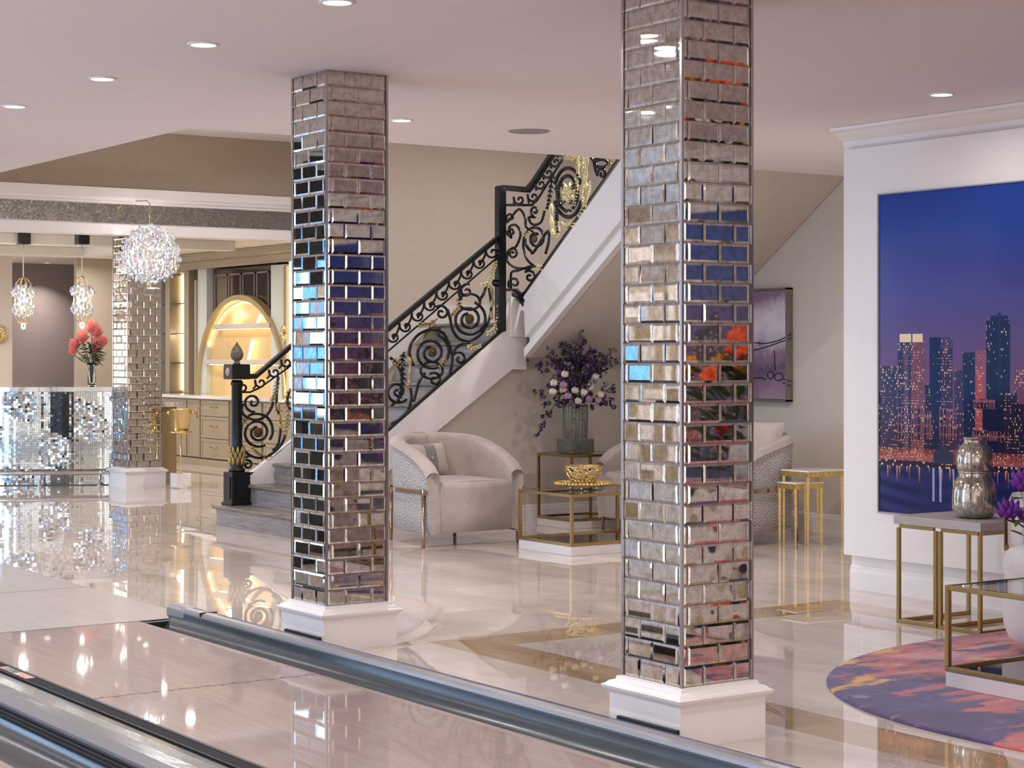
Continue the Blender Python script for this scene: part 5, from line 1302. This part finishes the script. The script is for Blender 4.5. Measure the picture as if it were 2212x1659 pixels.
camr = Vector((RX[0], RX[1], 0)); camf = Vector((RY[0], RY[1], 0)); top = fv + Vector((0, 0, .42))
def petals(c, p, r, k):
    for _ in range(k):
        d = Vector((fr_.uniform(-1, 1), fr_.uniform(-1, 1), fr_.uniform(-1, 1))).normalized(); q = p + d * r * .4; s = d.orthogonal().normalized(); u = d.cross(s)
        a = r * fr_.uniform(.5, 1.0); c.add([q - s * a * .5, q + u * a * .6, q + s * a * .5 + d * a * .3, q - u * a * .6], [(0, 1, 2, 3)])
for k in range(86):
    side = fr_.uniform(-1, 1); h = fr_.uniform(.15, .50) if k < 50 else fr_.uniform(.35, .68); h *= (1 - .25 * abs(side) ** 2)
    w = side * fr_.uniform(.15, .47); dep = fr_.uniform(-.16, .16)
    if k in (80, 81): side = w = -.30 - .02 * (k - 80); h = -.20 - .05 * (k - 80)
    e = top + camr * w + camf * dep + Vector((0, 0, h)); m = top + camr * w * .35 + camf * dep * .4 + Vector((0, 0, max(.1, h * .62)))
    pts = [top - Vector((0, 0, .2)), top, m, e]; stem.tube(pts, [.004, .004, .003, .0015], 4)
    kind = fr_.choice('pppmmg'); tgt = {'p': pur, 'm': mau, 'g': grn}[kind]
    for j in range(9):
        f = fr_.uniform(.1, 1) ** .8; p = m + (e - m) * f + Vector((fr_.gauss(0, .022), fr_.gauss(0, .022), fr_.gauss(0, .018))); petals(tgt, p, .030 if kind != 'g' else .022, 5)
for k in range(120):
    a = fr_.uniform(0, 2 * pi); r_ = fr_.uniform(.05, .36); p = top + camr * cos(a) * r_ + camf * sin(a) * r_ * .5 + Vector((0, 0, fr_.uniform(-.03, .18))); petals(fr_.choice((pur, grn, mau, pur)), p, .04, 5)
stem.build('stems', M['stem'], t); 
for c_, nm, mt in ((pur, 'purple_blossoms', M['purple']), (mau, 'mauve_blossoms', M['mauve']), (grn, 'foliage', M['leaf_d'])):
    o = c_.build(nm, mt, t); o['kind'] = 'stuff'
for (px, py, w) in ((1192, 848, 1), (1214, 843, 1), (1225, 857, 2), (1240, 845, 1), (1259, 849, 1), (1247, 868, 1), (1272, 838, 1), (1295, 855, 1), (1215, 833, 2), (1194, 829, 1), (1270, 864, 2), (1218, 810, 1), (1284, 815, 1), (1290, 867, 2)):
    p = at_y(px, py, 12.72 - .3 * fr_.random() * 0 + fr_.uniform(-.03, .03)); c = MB(); r_ = .034
    c.ball(p, r_ * .7, 8, 6, (1, 1, .85)); bloom(c, p - Vector((0, 0, r_ * .3)), r_, 7, Vector((0, -.6, .8)), .9, 2, .42); c.build('rose', M['white_rose'] if w == 1 else M['pink_rose'], t, True)

# violet and orange bouquet on the near coffee table
bq = Vector((6.64, 5.40, .462))
t = thing('bud_vase', 'small clear vase with violet and orange flowers on the brass coffee table', 'vase', bq)
c = MB(); c.lathe([(.04, 0), (.045, .01), (.048, .16), (.045, .16), (.04, .015), (1e-4, .012)], bq, 20); c.build('vessel', M['glass'], t, True)
t = thing('violet_bouquet', 'bouquet of violet magnolia and orange blooms cut by the picture edge', 'flowers', bq)
st2, lf = MB(), MB()
for k, (w, h, r_, mt) in enumerate(((-.24, .30, .06, 'violet'), (-.18, .42, .07, 'violet'), (-.12, .36, .065, 'violet'), (-.15, .27, .055, 'violet'), (-.05, .45, .07, 'violet'), (-.10, .20, .06, 'orange'), (-.04, .27, .065, 'orange'), (.03, .34, .07, 'violet'), (.10, .28, .07, 'orange'), (.15, .38, .07, 'crimson'), (-.08, .10, .05, 'orange'))):
    p = bq + camr * w + camf * fr_.uniform(-.05, .05) + Vector((0, 0, h)); c = MB(); bloom(c, p, r_, 7, Vector((w * 2, -.3, .9)), .9, 2, .30); c.build('blossom', M[mt], t, True)
    st2.tube([bq + Vector((0, 0, .03)), bq + camr * w * .2 + Vector((0, 0, .16)), p], .004, 5)
for k in range(34):
    a = fr_.uniform(0, 2 * pi); p = bq + camr * cos(a) * fr_.uniform(.05, .22) + camf * sin(a) * .1 + Vector((0, 0, fr_.uniform(.18, .42))); leafcard(lf, p, Vector((cos(a), sin(a), fr_.uniform(-.3, .8))), .07, .018)
st2.build('stems', M['stem'], t); lf.build('leaves', M['leaf'], t)

# ------------------------------------------------------------------ things only the mirrors show
t = thing('poppy_arrangement', 'tall orange and crimson poppy arrangement reflected in the big mirrored pillar', 'flowers', (6.75, 3.3, .8))
g0 = Vector((6.75, 3.3, .80)); st3 = MB()
for k in range(18):
    a = fr_.uniform(0, 2 * pi); r_ = fr_.uniform(.05, .5); h = fr_.uniform(.0, .5); p = g0 + Vector((cos(a) * r_, sin(a) * r_, h + .25))
    c = MB(); bloom(c, p, fr_.uniform(.07, .11), 7, Vector((cos(a), sin(a), .8)), .6, 2, .4); c.build('poppy', M[('amber', 'crimson', 'orange')[k % 3]], t, True); st3.tube([g0 + Vector((0, 0, .0)), g0 + Vector((cos(a) * r_ * .3, sin(a) * r_ * .3, .35)), p], .006, 5)
for k in range(160):
    a = fr_.uniform(0, 2 * pi); r_ = fr_.uniform(.05, .4); leafcard(st3, g0 + Vector((cos(a) * r_, sin(a) * r_, fr_.uniform(.05, .6))), Vector((cos(a), sin(a), fr_.uniform(0, 1))), .16, .03)
st3.build('stems', M['leaf'], t)
c = MB(); c.lathe([(.09, 0), (.12, .1), (.10, .3), (.11, .32), (.09, .3), (1e-4, .02)], g0, 20); c.build('vessel', M['lacquer'], t, True)
td = NT('drop_pattern_fabric'); vo = td.N('ShaderNodeTexVoronoi'); td.L(td.coord(), vo.inputs['Vector']); vo.inputs['Scale'].default_value = 9
hs = td.ramp(vo.outputs['Color'], [(.0, lin((160, 60, 50))), (.3, lin((60, 52, 70))), (.55, lin((176, 164, 140))), (.8, lin((110, 116, 116)))], 'CONSTANT')
td.set(td.mix(hs, lin((206, 196, 190)), td.ramp(vo.outputs['Distance'], [(.34, (0, 0, 0)), (.36, (1, 1, 1))])), .8)
c = MB(); c.box(6.3, 7.25, 2.85, 3.75, .0165, .80); tag(c.build('reflected_cushion_block', td.m, bevel=.02), 'drop-patterned block added for a reflected sofa cushion, seen only in the mirrors', 'reflection block')  # block added for the mirrors, stands in for a patterned sofa cushion
c = MB(); c.box(1.7, 2.8, 11.95, 12.1, 2.1, 2.85); tag(c.build('scoring_monitor', M['black'], bevel=.01), 'black overhead scoring monitor above the lanes, seen only in the mirrors', 'monitor')
c = MB(); c.box(1.9, 2.6, 11.7, 12.7, 0, 1.05); tag(c.build('ball_rack', M['black'], bevel=.03), 'black ball rack on the bowling approach, seen only in the mirrors', 'rack')
